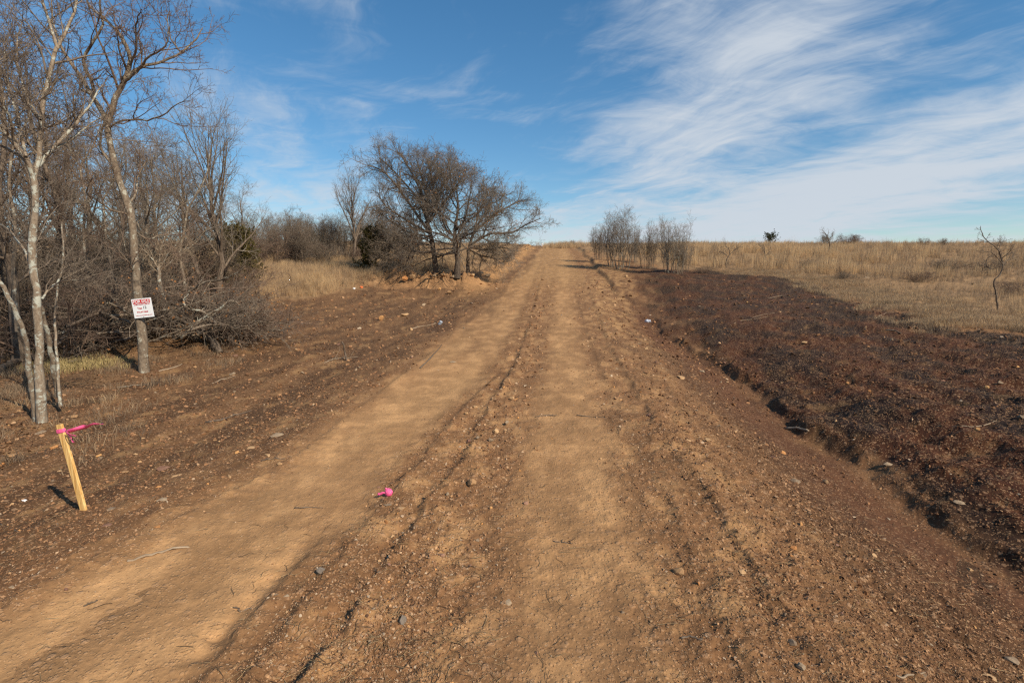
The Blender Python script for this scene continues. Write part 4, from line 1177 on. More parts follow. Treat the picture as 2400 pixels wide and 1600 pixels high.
STONES = [   # u, v, width px, flat, yaw, material, sink, label, tilt
 (1106, 1140, 30, .75, 1.0, ST_TAN, .12, 'blocky tan stone standing alone on the road right of the pink ball', .15),
 (895, 751, 17, .8, .3, ST_ORANGE, .1, 'rounded orange boulder on the dark graded ground', 0),
 (1163, 1015, 20, .7, .5, ST_TAN, .1, 'rounded pale stone topmost in the gravel ridge beside the rut', .2),
 (1150, 1034, 20, .55, .2, ST_GREY, .15, 'flat grey stone just below the rounded pale one in the gravel ridge', .1),
 (1187, 994, 17, .7, .9, ST_GREY, .1, 'grey stone at the upper end of the pebbles on the gravel ridge', .2),
 (1200, 938, 15, .8, .1, ST_TAN, .1, 'tan stone on the gravel ridge farther up the rut', .2),
 (1098, 1036, 16, .7, .4, ST_PURPLE, .1, 'small purple-brown stone at the rut edge', .2),
 (1120, 1030, 17, .5, 1.2, ST_GREY, .15, 'thin grey stone lying across the gravel ridge', .1),
 (1093, 973, 11, .8, .2, ST_TAN, .1, 'small tan stone between the two ruts', .2),
 (1050, 1163, 14, .7, .7, ST_GREY, .1, 'grey stone at the rut left of the blocky tan stone', .3),
 (938, 1195, 36, .16, .5, ST_TAN, .45, 'flat tan slab set in the soil below the pink ball', 0),
 (908, 1188, 28, .16, .2, ST_GREY, .5, 'flat grey slab beside the tan slab below the pink ball', 0),
 (648, 1394, 20, .22, .1, ST_GREY, .35, 'left one of two flat stones side by side on the track edge', 0),
 (673, 1391, 24, .22, .5, ST_GREY, .35, 'right one of two flat stones side by side on the track edge', 0),
 (752, 1344, 26, .35, .5, ST_SLATE, .1, 'dark slate stone lying in the rut at the lower left', .7),
 (944, 1456, 30, .32, .75, ST_SLATE, .1, 'dark slate flake on edge near the bottom centre', .9),
 (1187, 1404, 40, .18, .1, ST_GREY, .5, 'pale flat stone set in the middle lane near the bottom', 0),
 (1590, 1342, 32, .4, -.5, ST_TAN, .1, 'tilted tan chip casting a dark shadow on the road', .8),
 (1740, 1340, 26, .35, .5, ST_TAN, .25, 'tan flake on the loose soil right of the tilted chip', .2),
 (1856, 1510, 26, .6, -.4, ST_GREY, .15, 'pale grey stone on the loose soil at the lower right', .5),
 (1877, 1570, 26, .6, -.6, ST_GREY, .15, 'pale grey stone nearest the bottom edge at the lower right', .5),
 (1858, 1290, 24, .5, -.3, ST_ORANGE, .15, 'larger orange stone of the crumbled orange cluster on the shoulder', .3),
 (1855, 1305, 14, .6, .4, ST_ORANGE, .1, 'smaller orange stone of the crumbled orange cluster on the shoulder', .3),
 (1864, 1126, 30, .28, -.3, ST_GREY, .15, 'thin pale chip on the shoulder beside the ditch', .3),
 (1936, 1130, 18, .5, -.9, ST_TAN, .1, 'wedge-shaped tan stone beside the ditch', .8),
 (1594, 888, 28, .3, .0, ST_TAN, .2, 'flat tan slab on the rocky shoulder in the middle distance', .2),
 (2274, 1338, 18, .6, .2, ST_TAN, .1, 'pale rounded stone on the dark shoulder near the right edge', .3),
 (2247, 1175, 30, .3, -.3, ST_GREY, .25, 'grey slab on the bank of the ditch at the right', .1),
 (2392, 975, 22, .5, .1, ST_GREY, .1, 'whitish stone on the dark soil at the very right edge', .3),
 (2370, 1550, 44, .25, .0, ST_GREY, .3, 'broad pale slab in the dark soil at the lower right corner', .1),
 (2320, 1580, 36, .25, -.5, ST_TAN, .3, 'tan slab left of the broad pale slab in the corner', .1),
 (1885, 805, 16, .5, .2, ST_TAN, .1, 'pale stone on the dark soil beyond the ditch', .3),
 (2343, 902, 16, .6, .2, ST_GREY, .1, 'grey block on the dark soil near the right edge', .4),
 (2080, 1094, 24, .4, .1, ST_GREY, .1, 'pale stone in the shade of the ditch bank', .3),
 (127, 1053, 19, .7, .3, ST_ORANGE, .15, 'orange stone just left of the stake top', .3),
 (6, 1088, 12, .7, .3, ST_ORANGE, .15, 'small orange stone at the left edge', .3),
 (25, 1066, 26, .3, .3, ST_TAN, .3, 'flat tan stone at the left edge above the small orange one', .1),
 (416, 1112, 34, .25, .15, ST_TAN, .35, 'flat pale slab in the middle of the graded ground right of the stake', .1),
 (384, 1097, 34, .3, .6, ST_PURPLE, .3, 'purple-brown slab just above the flat pale slab', .2),
 (648, 1022, 38, .2, .35, ST_GREY, .35, 'long grey slab on the left side of the track', .1),
 (590, 1047, 34, .22, .3, ST_TAN, .4, 'tan slab left of the long grey slab', .05),
 (230, 1072, 18, .6, .3, ST_ORANGE, .2, 'rounded orange-tan stone right of the stake top', .3),
 (292, 1106, 22, .35, .3, ST_TAN, .3, 'tan chip right of the stake on the dark soil', .2),
 (372, 1143, 20, .4, .3, ST_ORANGE, .3, 'orange-tan chip below the flat pale slab', .2),
 (382, 1175, 30, .22, .9, ST_GREY, .4, 'flat bluish grey slab right of the stake foot', .05),
 (262, 1195, 26, .3, .2, ST_GREY, .3, 'flat grey stone right of the foot of the stake', .1),
 (250, 1230, 28, .25, .3, ST_PURPLE, .4, 'dull purple slab below the foot of the stake', .05),
 (372, 1232, 26, .25, .2, ST_ORANGE, .45, 'buried orange-brown slab below the bluish slab', .05),
 (95, 1016, 40, .25, .3, ST_GREY, .35, 'broad grey slab in front of the multi-stemmed tree', .1),
 (172, 979, 28, .3, .5, ST_TAN, .3, 'tan slab at the foot of the multi-stemmed tree on its right', .1),
 (1062, 846, 22, .2, .0, ST_GREY, .4, 'flat grey stone in the left lane in the middle distance', 0),
 (603, 745, 26, .5, .2, ST_TAN, .2, 'pale tan slab in front of the rust-coloured dead weed', .2),
 (636, 709, 11, .8, .2, ST_TAN, .1, 'left tan block of a pair in the dry grass edge', .2),
 (652, 709, 11, .7, .2, ST_ORANGE, .1, 'right reddish block of a pair in the dry grass edge', .2),
 (948, 742, 22, .45, .3, ST_TAN, .2, 'tan stone right of the rounded orange boulder', .2),
 (842, 862, 9, .8, .3, ST_GREY, .1, 'small round grey stone beside the tangle of roots', .2),
 (868, 767, 9, .8, .3, ST_TAN, .1, 'small tan stone below the rounded orange boulder', .2),
 (949, 661, 18, .6, .6, ST_ORANGE, .1, 'wedge of orange rock at the left end of the berm', .7),
 (967, 655, 16, .7, .2, ST_TAN, .1, 'tan rock second from the left on the berm', .3),
 (1018, 653, 12, .7, .2, ST_GREY, .1, 'grey rock on the berm crest left of the oak trunk', .3),
 (1040, 654, 17, .7, .2, ST_TAN, .1, 'large tan rock on the berm crest left of the oak trunk', .4),
 (1062, 654, 13, .8, .2, ST_GREY, .1, 'pale grey rock on the berm in front of the oak trunk', .3),
 (1107, 652, 15, .7, .2, ST_TAN, .1, 'tan rock on the berm right of the oak trunk', .3),
 (1125, 644, 20, .4, .2, ST_GREY, .1, 'flat grey slab leaning behind the berm right of the oak', .4),
 (1143, 650, 16, .6, .2, ST_GREY, .1, 'grey rock at the right end of the berm', .3),
 (1054, 690, 16, .6, .4, ST_TAN, .1, 'pale rock low on the front slope of the berm', .4),
 (1030, 680, 10, .7, .4, ST_ORANGE, .1, 'small orange rock on the front slope of the berm', .4),
 (1468, 650, 9, .8, .2, ST_TAN, .1, 'pale block on the dark cut bank right of the road', .3)]
rng_ = np.random.default_rng(77)
for i, (u, v, wpx, flat, yaw, mat, sink, lab, tilt) in enumerate(STONES):
    p = PX(u, v)
    d = math.sqrt(p.y ** 2 + (CAM_H - p.z) ** 2)
    s = wpx * p.y / 1200.0 / 2
    me = stone_mesh('stone', 700 + i, flat, 22 if wpx > 24 else 15)
    o = link('stone', me, mat)
    hz = s * flat * max(math.cos(tilt), 0.3) + s * .7 * abs(math.sin(tilt))
    o.location = (p.x, p.y, gz(p.x, p.y) + hz * (1 - 2 * sink) - .004)
    o.scale = (s, s, s)
    o.rotation_euler = (tilt, 0, yaw + rng_.uniform(-.3, .3))
    tag(o, lab, 'stone')

# ------------------------------------------------------------------ scatter of loose stuff (geometry-node instances on measured points)
def scatter(name, protos, P, rot, scl, idx, tint, kind='stuff', label=None):
    col = bpy.data.collections.new(name + '_pieces')
    for i, (me, mat) in enumerate(protos):
        o = bpy.data.objects.new('%s_piece_%02d' % (name, i), me)
        if not me.materials: me.materials.append(mat)
        col.objects.link(o)
    n = len(P)
    me = bpy.data.meshes.new(name)
    me.vertices.add(n)
    me.vertices.foreach_set('co', np.ascontiguousarray(P, dtype=np.float32).ravel())
    me.attributes.new('rot', 'FLOAT_VECTOR', 'POINT').data.foreach_set('vector', np.ascontiguousarray(rot, dtype=np.float32).ravel())
    me.attributes.new('scl', 'FLOAT_VECTOR', 'POINT').data.foreach_set('vector', np.ascontiguousarray(scl, dtype=np.float32).ravel())
    me.attributes.new('idx', 'INT', 'POINT').data.foreach_set('value', np.asarray(idx, dtype=np.int32))
    me.attributes.new('tint', 'FLOAT', 'POINT').data.foreach_set('value', np.asarray(tint, dtype=np.float32))
    o = link(name, me)
    g = bpy.data.node_groups.new(name + '_nodes', 'GeometryNodeTree')
    g.interface.new_socket('Geometry', in_out='INPUT', socket_type='NodeSocketGeometry')
    g.interface.new_socket('Geometry', in_out='OUTPUT', socket_type='NodeSocketGeometry')
    N = g.nodes; Lk = g.links
    gi = N.new('NodeGroupInput'); go = N.new('NodeGroupOutput')
    ci = N.new('GeometryNodeCollectionInfo'); ci.inputs['Collection'].default_value = col
    ci.inputs['Separate Children'].default_value = True; ci.inputs['Reset Children'].default_value = True
    ip = N.new('GeometryNodeInstanceOnPoints'); ip.inputs['Pick Instance'].default_value = True
    def attr(nm, t):
        a = N.new('GeometryNodeInputNamedAttribute'); a.data_type = t; a.inputs['Name'].default_value = nm
        return a.outputs['Attribute']
    Lk.new(gi.outputs[0], ip.inputs['Points']); Lk.new(ci.outputs[0], ip.inputs['Instance'])
    Lk.new(attr('idx', 'INT'), ip.inputs['Instance Index'])
    er = N.new('FunctionNodeEulerToRotation'); Lk.new(attr('rot', 'FLOAT_VECTOR'), er.inputs[0]); Lk.new(er.outputs[0], ip.inputs['Rotation'])
    Lk.new(attr('scl', 'FLOAT_VECTOR'), ip.inputs['Scale'])
    Lk.new(ip.outputs[0], go.inputs[0])
    md = o.modifiers.new('scatter', 'NODES'); md.node_group = g
    return tag(o, label, kind=kind)

def fan(n, y0, y1, rng, tmax=1.3, power=None):
    """random ground points, as dense as can be told apart at each distance"""
    a, b = 1 / y0, 1 / y1
    y = 1 / (b + (a - b) * rng.random(n))
    x = (y + .25) * rng.uniform(-tmax, tmax, n)
    return x, y

# stones that can be picked out, set in the surfaces they lie in
def gravel_w(x, y, m):
    n = fbm(x * 1.1, y * .7, 3, 301)
    wgt = 0.07 + 0.36 * (1 - m['lane']) + 1.2 * m['ridge'] * (.6 + n) + .7 * m['shoulder'] * (.6 + n) + .22 * m['right'] + .35 * m['left'] - .5 * m['ditch'] - 1.0 * (m['grassR'] + m['grassL'])
    wgt = wgt + 1.2 * sst(8, 10, y) * (1 - sst(16, 22, y)) * sst(.4, .9, (x - R1(y)) / np.maximum(XD(y) - R1(y), .4)) * sst(1.3, 1.0, (x - R1(y)) / np.maximum(XD(y) - R1(y), .4)) * 1.0
    wgt = wgt * (1 - .8 * m['litter'])
    return np.clip(wgt, 0.012, 1.6) / 1.6
rng = np.random.default_rng(88)
smesh = [stone_mesh('stone', 800 + i, f, 13) for i, f in enumerate((.35, .5, .65, .8, .3, .45, .6, .7))]
SMAT = [ST_TAN, ST_TAN, ST_GREY, ST_ORANGE, ST_TAN, ST_GREY, ST_PURPLE, ST_TAN]
for me, mt in zip(smesh, SMAT): me.materials.append(mt)
x, y = fan(9000, 1.9, 22, rng, 1.05)
m = masks(x, y)
keep = rng.random(len(x)) < gravel_w(x, y, m)
x, y = x[keep][:290], y[keep][:290]
z = H_fine(x, y)
for i in range(len(x)):
    s = float((9 + 11 * rng.random() ** 2.5) * y[i] / 1200 / 2)
    me = smesh[i % 8]
    par = 'dirt_road' if XL(y[i]) - .1 < x[i] < XR(y[i]) + .1 else ('road_shoulder' if XR(y[i]) < x[i] < XD(y[i]) else ('cleared_ground' if x[i] >= XD(y[i]) else 'graded_ground'))
    o = link('stone', me, None, GROUND.get(par))
    o.location = (x[i], y[i], z[i] + s * .12); o.scale = (s, s, s)
    o.rotation_euler = (rng.normal() * .3, rng.normal() * .3, rng.random() * 6.28)

# gravel: what is left, too many to count
def pebble_mat():
    m = bpy.data.materials.new('gravel'); m.use_nodes = True
    t = NT(m.node_tree)
    a = t.n('ShaderNodeAttribute', attribute_name='tint', attribute_type='INSTANCER').outputs['Fac']
    cr = t.n('ShaderNodeValToRGB', i={0: a})
    els = cr.color_ramp.elements
    cols = [(0, lin(84, 60, 46)), (.3, lin(122, 88, 62)), (.55, lin(150, 110, 78)), (.75, lin(172, 136, 102)), (.9, lin(176, 156, 132)), (1, lin(196, 140, 84))]
    els[0].color = (*cols[0][1], 1); els[1].position = 1; els[1].color = (*cols[-1][1], 1)
    for p_, c_ in cols[1:-1]:
        e = els.new(p_); e.color = (*c_, 1)
    p = t.n('ShaderNodeBsdfPrincipled', i={'Base Color': cr.outputs[0], 'Roughness': .95, 'Specular IOR Level': .15})
    t.n('ShaderNodeOutputMaterial', i={0: p.outputs[0]})
    return m
PEB = pebble_mat()
pm = [(stone_mesh('gravel', 850 + i, f, 11), PEB) for i, f in enumerate((.4, .55, .7, .5, .8, .35))]
x, y = fan(300000, 1.55, 30, rng, 1.12)
m = masks(x, y)
keep = rng.random(len(x)) < gravel_w(x, y, m) * 1.1
x, y = x[keep], y[keep]; m = {k: v[keep] for k, v in m.items()}
n = len(x)
z = H_fine(x, y, m)
s = (1.1 + 5.0 * rng.random(n) ** 5 * (1 - .6 * m['lane'])) * y / 1200 * (0.85 + .3 * rng.random(n))
s = np.maximum(s, .0035)
tint = np.clip(rng.beta(2.2, 2.0, n) * (1 - .62 * m['right'] - .25 * m['left'] - .2 * m['shoulder']) + .06 * rng.normal(size=n), 0, 1)
tint = np.where(rng.random(n) < .05, rng.random(n), tint)
scatter('gravel', pm, np.stack([x, y, z + s * .15], 1), np.stack([rng.normal(size=n) * .4, rng.normal(size=n) * .4, rng.random(n) * 6.28], 1), np.repeat(s[:, None], 3, 1), rng.integers(0, len(pm), n), tint)

# ------------------------------------------------------------------ dry grass
def grass_mat():
    m = bpy.data.materials.new('dry_grass'); m.use_nodes = True
    t = NT(m.node_tree)
    a = t.n('ShaderNodeAttribute', attribute_name='tint', attribute_type='INSTANCER').outputs['Fac']
    oc = t.n('ShaderNodeSeparateXYZ', i={0: t.n('ShaderNodeTexCoord').outputs['Object']}).outputs[2]
    cr = t.n('ShaderNodeValToRGB', i={0: a})
    els = cr.color_ramp.elements
    els[0].color = (*lin(128, 110, 92), 1); els[1].color = (*lin(224, 190, 142), 1)
    e = els.new(.45); e.color = (*lin(174, 147, 116), 1)
    p = t.n('ShaderNodeBsdfPrincipled', i={'Base Color': cr.outputs[0], 'Roughness': .8, 'Specular IOR Level': .2})
    tr = t.n('ShaderNodeBsdfTranslucent', i={'Color': cr.outputs[0]})
    mx = t.n('ShaderNodeMixShader', i={0: .4, 1: p.outputs[0], 2: tr.outputs[0]})
    t.n('ShaderNodeOutputMaterial', i={0: mx.outputs[0]})
    return m
GRASS = grass_mat()
def tuft(name, seed, nb, h, spread, lean, w):
    rng = np.random.default_rng(seed)
    b = rng.normal(size=(nb, 2)) * spread
    d = rng.normal(size=(nb, 2)); d = d / np.linalg.norm(d, axis=1, keepdims=True) * (lean * rng.random((nb, 1)) ** .8)
    hh = h * (.45 + .55 * rng.random(nb))
    a = rng.random(nb) * 3.14
    wv = np.stack([np.cos(a), np.sin(a), 0 * a], 1) * w
    p0 = np.concatenate([b, np.full((nb, 1), -.03)], 1)
    p1 = np.concatenate([b + d * hh[:, None] * .35, (hh * .55)[:, None]], 1)
    p2 = np.concatenate([b + d * hh[:, None] * 1.0, (hh * (1 - .35 * lean))[:, None]], 1)
    V = np.stack([p0 - wv, p0 + wv, p1 + wv * .8, p1 - wv * .8, p2], 1).reshape(-1, 3)
    k = np.arange(nb)[:, None] * 5
    return mesh_np(name, V, [k + np.array([[0, 1, 2, 3]]), k + np.array([[3, 2, 4]])])
tall = [(tuft('grass_tuft', 900 + i, 26, 1.0, .10, .30, .0042), GRASS) for i in range(5)]
stalk = [(tuft('grass_stalk', 920 + i, 12, 1.0, .07, .16, .0045), GRASS) for i in range(5)]
low = [(tuft('grass_tuft', 910 + i, 22, .35, .13, 1.0, .0035), GRASS) for i in range(4)]
def grass_field(name, x, y, protos, hs, tint, rng):
    n = len(x)
    z = H_struct(x, y)
    s = hs[:, None] * np.array([1.15, 1.15, 1.0])[None]
    return scatter(name, protos, np.stack([x, y, z], 1), np.stack([rng.normal(size=n) * .08, rng.normal(size=n) * .08, rng.random(n) * 6.28], 1), s, rng.integers(0, len(protos), n), tint)
rng = np.random.default_rng(99)
# right field: brown-grey thatch, with taller golden clumps standing out of it
n = 60000
y = 8 + 88 * rng.random(n) ** 1.25; x = 1.5 + (y * 1.28) * rng.random(n)
m = masks(x, y)
keep = rng.random(n) < m['grassR'] * (.45 + .5 * fbm(x * .8, y * .6, 2, 312))
x, y = x[keep], y[keep]
v_ = fbm(x * .22, y * .22, 3, 314)
far = sst(14, 40, y)
h = (.16 + .20 * far) * (.6 + .8 * rng.random(len(x)))
tint = np.clip(.16 + .28 * v_ + .16 * rng.normal(size=len(x)) + .10 * far, 0, 1)
grass_field('thatch', x, y, tall + low, h * 1.0, tint, rng)
n = 110000
y = 9 + 85 * rng.random(n) ** 1.15; x = 1.5 + (y * 1.28) * rng.random(n)
m = masks(x, y)
tl = sst(1.0, 4.5, x - XG(y) + 2.0 * fbm(x * .3, y * .3, 3, 311))
cl1 = fbm(x * .9, y * .55, 3, 313); cl2 = fbm(x * .11, y * .16, 3, 315)
# golden where the field is seen beyond the thickets, thinning to grey-brown on the right
gold = np.clip(.75 + .9 * cl2 - .55 * sst(.45, .95, x / y) , 0.05, 1.2)
keep = rng.random(n) < m['grassR'] * tl * sst(-.15, .45, cl1 + .4 * (gold - .5)) * (.35 + .65 * gold)
x, y, tl, cl1, gold = x[keep], y[keep], tl[keep], cl1[keep], gold[keep]
far = sst(14, 40, y)
h = (.46 + .44 * far) * (.45 + .75 * rng.random(len(x)) + .5 * (rng.random(len(x)) < .08)) * (1 - .42 * sst(45, 70, y)) * (1 + .35 * fbm(x * .11, y * .16, 3, 315))
tint = np.clip(.36 + .45 * gold + .20 * rng.normal(size=len(x)), 0, 1)
brn = rng.random(len(x)) < .22 * sst(-.2, .5, fbm(x * .35, y * .3, 2, 316))
tint = np.where(brn, .12 * rng.random(len(x)), tint); h = np.where(brn, h * 1.15, h)
grass_field('dry_grass', x, y, stalk, h, tint, rng)
# trampled bleached grass along its edge
n = 22000
y = 7 + 28 * rng.random(n) ** 1.3; x = XG(y) + rng.normal(size=n) * 1.3 + .8
keep = (x > XG(y) - 1.0 + 1.3 * fbm(x * .8, y * .8, 3, 317)) & (x < 1.35 * y) & (x > XR(y) + 1.4) & (rng.random(n) < .35 + .9 * fbm(x * 1.4, y * 1.2, 3, 318))
x, y = x[keep], y[keep]
grass_field('trampled_grass', x, y, low, .35 + .5 * rng.random(len(x)), np.clip(.45 + .25 * rng.normal(size=len(x)), 0, 1), rng)
# left field before the hedge row and beyond
n = 52000
y = 15 + 62 * rng.random(n) ** 1.3; x = XB(y) + .5 - (4 + y * .62) * rng.random(n) ** .9
m = masks(x, y)
clump = fbm(x * .5, y * .4, 3, 319)
keep = rng.random(n) < m['grassL'] * (.35 + .65 * sst(-.5, .5, clump))
x, y, clump = x[keep], y[keep], clump[keep]
tl = sst(0, 2.5, XB(y) - x + 1.2 * clump) * sst(16, 20, y)
h = (.15 + .50 * tl * (1 - .6 * sst(30, 60, y))) * (.65 + .6 * rng.random(len(x)))
tint = np.clip(.56 + .22 * clump + .18 * rng.normal(size=len(x)), 0, 1)
grass_field('dry_grass', x, y, tall, h, tint, rng)
# short dry weeds and bleached grass among the trees
n = 9000
y = 4.4 + 9 * rng.random(n); x = WOOD(y) + .7 - 6 * rng.random(n) ** .8
keep = (rng.random(n) < .12 + .7 * fbm(x, y, 2, 321)) & (x > -1.35 * y - 1)
x, y = x[keep], y[keep]
grass_field('woodland_weeds', x, y, low, .22 + .38 * rng.random(len(x)), np.clip(.26 + .2 * rng.normal(size=len(x)), 0, 1), rng)
GREEN = simple_mat('green_grass', lin(140, 124, 78), lin(178, 154, 108), 4)
gl = [(tuft('grass_tuft', 930 + i, 30, .3, .12, .9, .004), GREEN) for i in range(2)]
c = PX(170, 862)
x = c.x + rng.normal(size=90) * .30; y = c.y + .15 + rng.normal(size=90) * .22
grass_field('green_grass', x, y, gl, .4 + .35 * rng.random(90), np.zeros(90), rng)
# tufts at the crest of the road
c = PX(1318, 580)
x = c.x + rng.normal(size=260) * 1.1; y = c.y + rng.normal(size=260) * 1.5
grass_field('crest_grass', x, y, tall, .6 + .5 * rng.random(260), np.clip(.6 + .2 * rng.normal(size=260), 0, 1), rng)

# ------------------------------------------------------------------ straw, chips and fallen leaves on the bare earth
STRAW = simple_mat('straw', lin(150, 122, 88), lin(200, 172, 128), 3, tint=tuple(lin(74, 58, 46)))
def straw_piece(seed):
    rng = np.random.default_rng(seed)
    P, R = one([(-.5, 0, 0), (-.1, rng.normal() * .08, .05 * rng.random()), (.2, rng.normal() * .10, .05 * rng.random()), (.5, rng.normal() * .1, 0)], 5, .022, .012)
    return as_mesh('straw', [(P, R, 3)])
sp = [(straw_piece(950 + i), STRAW) for i in range(5)]
x, y = fan(52000, 1.6, 26, rng, 1.12)
m = masks(x, y)
wgt = .10 + .16 * (1 - m['lane']) + .30 * m['left'] + .45 * m['litter'] + .26 * m['right'] + .22 * m['shoulder'] - .2 * m['ditch']
patch = sst(.1, .7, fbm(x * .9, y * .9, 3, 331))
nearp = np.exp(-(((x + .55) / .35) ** 2 + ((y - 1.95) / .3) ** 2))
keep = rng.random(len(x)) < np.clip(wgt * (.35 + 1.0 * patch) + .8 * nearp, .02, 1) * (1 - np.clip(m['grassR'] + m['grassL'], 0, 1)) * .55
x, y = x[keep], y[keep]; n = len(x)
z = H_fine(x, y)
ln = (.025 + .09 * rng.random(n) ** 2.5) * (.75 + .06 * y)
tint = np.where(rng.random(n) < .42, .8 + .2 * rng.random(n), .35 * rng.random(n))
scatter('straw_litter', sp, np.stack([x, y, z + .004], 1), np.stack([rng.normal(size=n) * .2, rng.normal(size=n) * .15, rng.random(n) * 6.28], 1), np.stack([ln, ln * .8, ln * .8], 1), rng.integers(0, 5, n), tint)
LEAF = simple_mat('fallen_leaf', lin(110, 78, 54), lin(146, 108, 74), 9, tint=tuple(lin(88, 66, 50)))
def leaf_piece(seed):
    rng = np.random.default_rng(seed)
    V = np.array([(-.5, 0, 0), (-.2, .3, .12), (.2, .28, .08), (.55, 0, .1), (.2, -.28, .15), (-.2, -.3, .05)]) + rng.normal(size=(6, 3)) * .06
    return mesh_np('leaf', V, np.array([[0, 1, 2, 3], [0, 3, 4, 5]]))
lp_ = [(leaf_piece(960 + i), LEAF) for i in range(4)]
x, y = fan(60000, 3.6, 18, rng, 1.25)
m = masks(x, y)
keep = rng.random(len(x)) < m['litter'] * .8
x, y = x[keep], y[keep]; n = len(x)
z = H_fine(x, y)
s = .02 + .035 * rng.random(n)
scatter('fallen_leaves', lp_, np.stack([x, y, z + .006], 1), np.stack([rng.normal(size=n) * .5, rng.normal(size=n) * .5, rng.random(n) * 6.28], 1), np.repeat(s[:, None], 3, 1), rng.integers(0, 4, n), rng.random(n))

# rust-coloured dead weed
RUST = simple_mat('rust_weed', lin(150, 86, 46), lin(178, 112, 66), 6)
rr_ = np.random.default_rng(41)
p = PX(590, 798)
root = empty('dead_weed', p); tag(root, 'rust-coloured dead weed at the right foot of the brush heap', 'weed')
P0, R0 = stack([one([(0, 0, 0), (.10 * math.cos(a), .10 * math.sin(a), .16), (.30 * math.cos(a), .30 * math.sin(a), .30)], 7, .006, .002, rr_, .01) for a in np.linspace(0, 6, 14)], 7)
link('stem', as_mesh('stem', [(P0, R0, 3)]), RUST, root)
P1, R1_ = grow(P0, R0, 9, rr_, .2, .98, 45, 14, .16, .3, 4, .2, .03, .7, .002); P2, R2_ = grow(P1, R1_, 6, rr_, .2, .98, 45, 14, .06, .3, 3, .2, .03, .8, .002)
link('crown', as_mesh('crown', [(P1, R1_, 3), (P2, R2_, 3)]), RUST, root)

# ------------------------------------------------------------------ sign on the tree
def flat_mat(name, c, rough=.5, spec=.3, noise=.0):
    m = bpy.data.materials.new(name); m.use_nodes = True
    t = NT(m.node_tree)
    col = t.mix(t.ramp(t.noise(t.n('ShaderNodeTexCoord').outputs['Object'], 14, 4, .6), .3, .8), c, tuple(np.array(c) * (1 - noise)))
    p = t.n('ShaderNodeBsdfPrincipled', i={'Base Color': col, 'Roughness': rough, 'Specular IOR Level': spec})
    t.n('ShaderNodeOutputMaterial', i={0: p.outputs[0]})
    return m
WHITE = flat_mat('sign_white', (.80, .80, .80), .45, .3, .06)
RED = flat_mat('sign_red', tuple(lin(196, 36, 40)), .45)
BLACK = flat_mat('sign_black', (.03, .03, .03), .5)
def box(name, sx_, sy_, sz_, mat, parent, bevel=0.0, loc=(0, 0, 0)):
    bm = bmesh.new()
    bmesh.ops.create_cube(bm, size=1.0)
    bmesh.ops.scale(bm, vec=(sx_, sy_, sz_), verts=bm.verts)
    if bevel: bmesh.ops.bevel(bm, geom=bm.edges[:], offset=bevel, segments=2, affect='EDGES')
    me = bpy.data.meshes.new(name); bm.to_mesh(me); bm.free()
    o = link(name, me, mat, parent); o.location = loc
    return o
ys_ = Y2 - .09
corn = [PD(u, v, ys_) for u, v in ((308, 701), (353, 697.5), (362, 741), (315, 747))]
ctr = sum(corn, Vector()) / 4
sw = ((corn[1] - corn[0]).length + (corn[2] - corn[3]).length) / 2; sh_ = ((corn[3] - corn[0]).length + (corn[2] - corn[1]).length) / 2
ux = (corn[1] - corn[0] + corn[2] - corn[3]).normalized()
up_ = (corn[0] - corn[3] + corn[1] - corn[2]).normalized()
nrm = ux.cross(up_).normalized(); up_ = nrm.cross(ux).normalized()
sign = empty('for_sale_sign', ctr); tag(sign, 'white for sale sign with red lettering fixed to the trunk of the forked tree', 'sign')
# turned slightly toward the road
sign.rotation_mode = 'QUATERNION'
sign.rotation_quaternion = Matrix((ux, up_, nrm)).transposed().to_quaternion()
board = box('board', sw, sh_, .006, WHITE, sign, .001)
banner = box('banner', sw * .86, sh_ * .20, .002, RED, sign, 0, (-.0 * sw, sh_ * .345, .0045))
def text(name, s, size, mat, x, y, align='CENTER', width=None, bold=0.0, par=None):
    cu = bpy.data.curves.new(name, 'FONT'); cu.body = s; cu.size = size; cu.align_x = align; cu.align_y = 'CENTER'; cu.extrude = .0004; cu.offset = bold
    tmp = bpy.data.objects.new(name, cu); COL.objects.link(tmp)
    dg = bpy.context.evaluated_depsgraph_get(); me = bpy.data.meshes.new_from_object(tmp.evaluated_get(dg))
    bpy.data.objects.remove(tmp)
    co = np.empty(len(me.vertices) * 3, dtype=np.float32); me.vertices.foreach_get('co', co); co = co.reshape(-1, 3)
    if width:
        co[:, 0] *= width / max(co[:, 0].max() - co[:, 0].min(), 1e-6); me.vertices.foreach_set('co', co.ravel())
    me.materials.clear()
    par = par or board; o = link(name, me, mat, par); o.location = (x - par.location.x, y - par.location.y, .0062 - par.location.z)
    return o
text('lettering', 'FOR SALE', sh_ * .20, WHITE, 0, sh_ * .345, width=sw * .80, bold=.0012, par=banner)
text('lettering', 'CLASSIC COUNTRY LAND, LLC', sh_ * .075, RED, .0, sh_ * .19, width=sw * .80, bold=.0004)
text('lettering', 'Tract', sh_ * .15, RED, -sw * .14, sh_ * .0, width=sw * .23, bold=.0006)
text('lettering', '12', sh_ * .19, BLACK, sw * .115, sh_ * .02, width=sw * .15, bold=.0006)
text('lettering', '972.697.2068', sh_ * .10, RED, -sw * .03, -sh_ * .20, width=sw * .56, bold=.0006)
text('lettering', 'www.countrylandforsale.com', sh_ * .06, RED, sw * .02, -sh_ * .37, width=sw * .82, bold=.0002)
for sx_ in (0.02, -0.02): box('nail', .010, .010, .004, BLACK, sign, .001, (sx_ * sw, sh_ * (.455 if sx_ > 0 else -.455), .005))

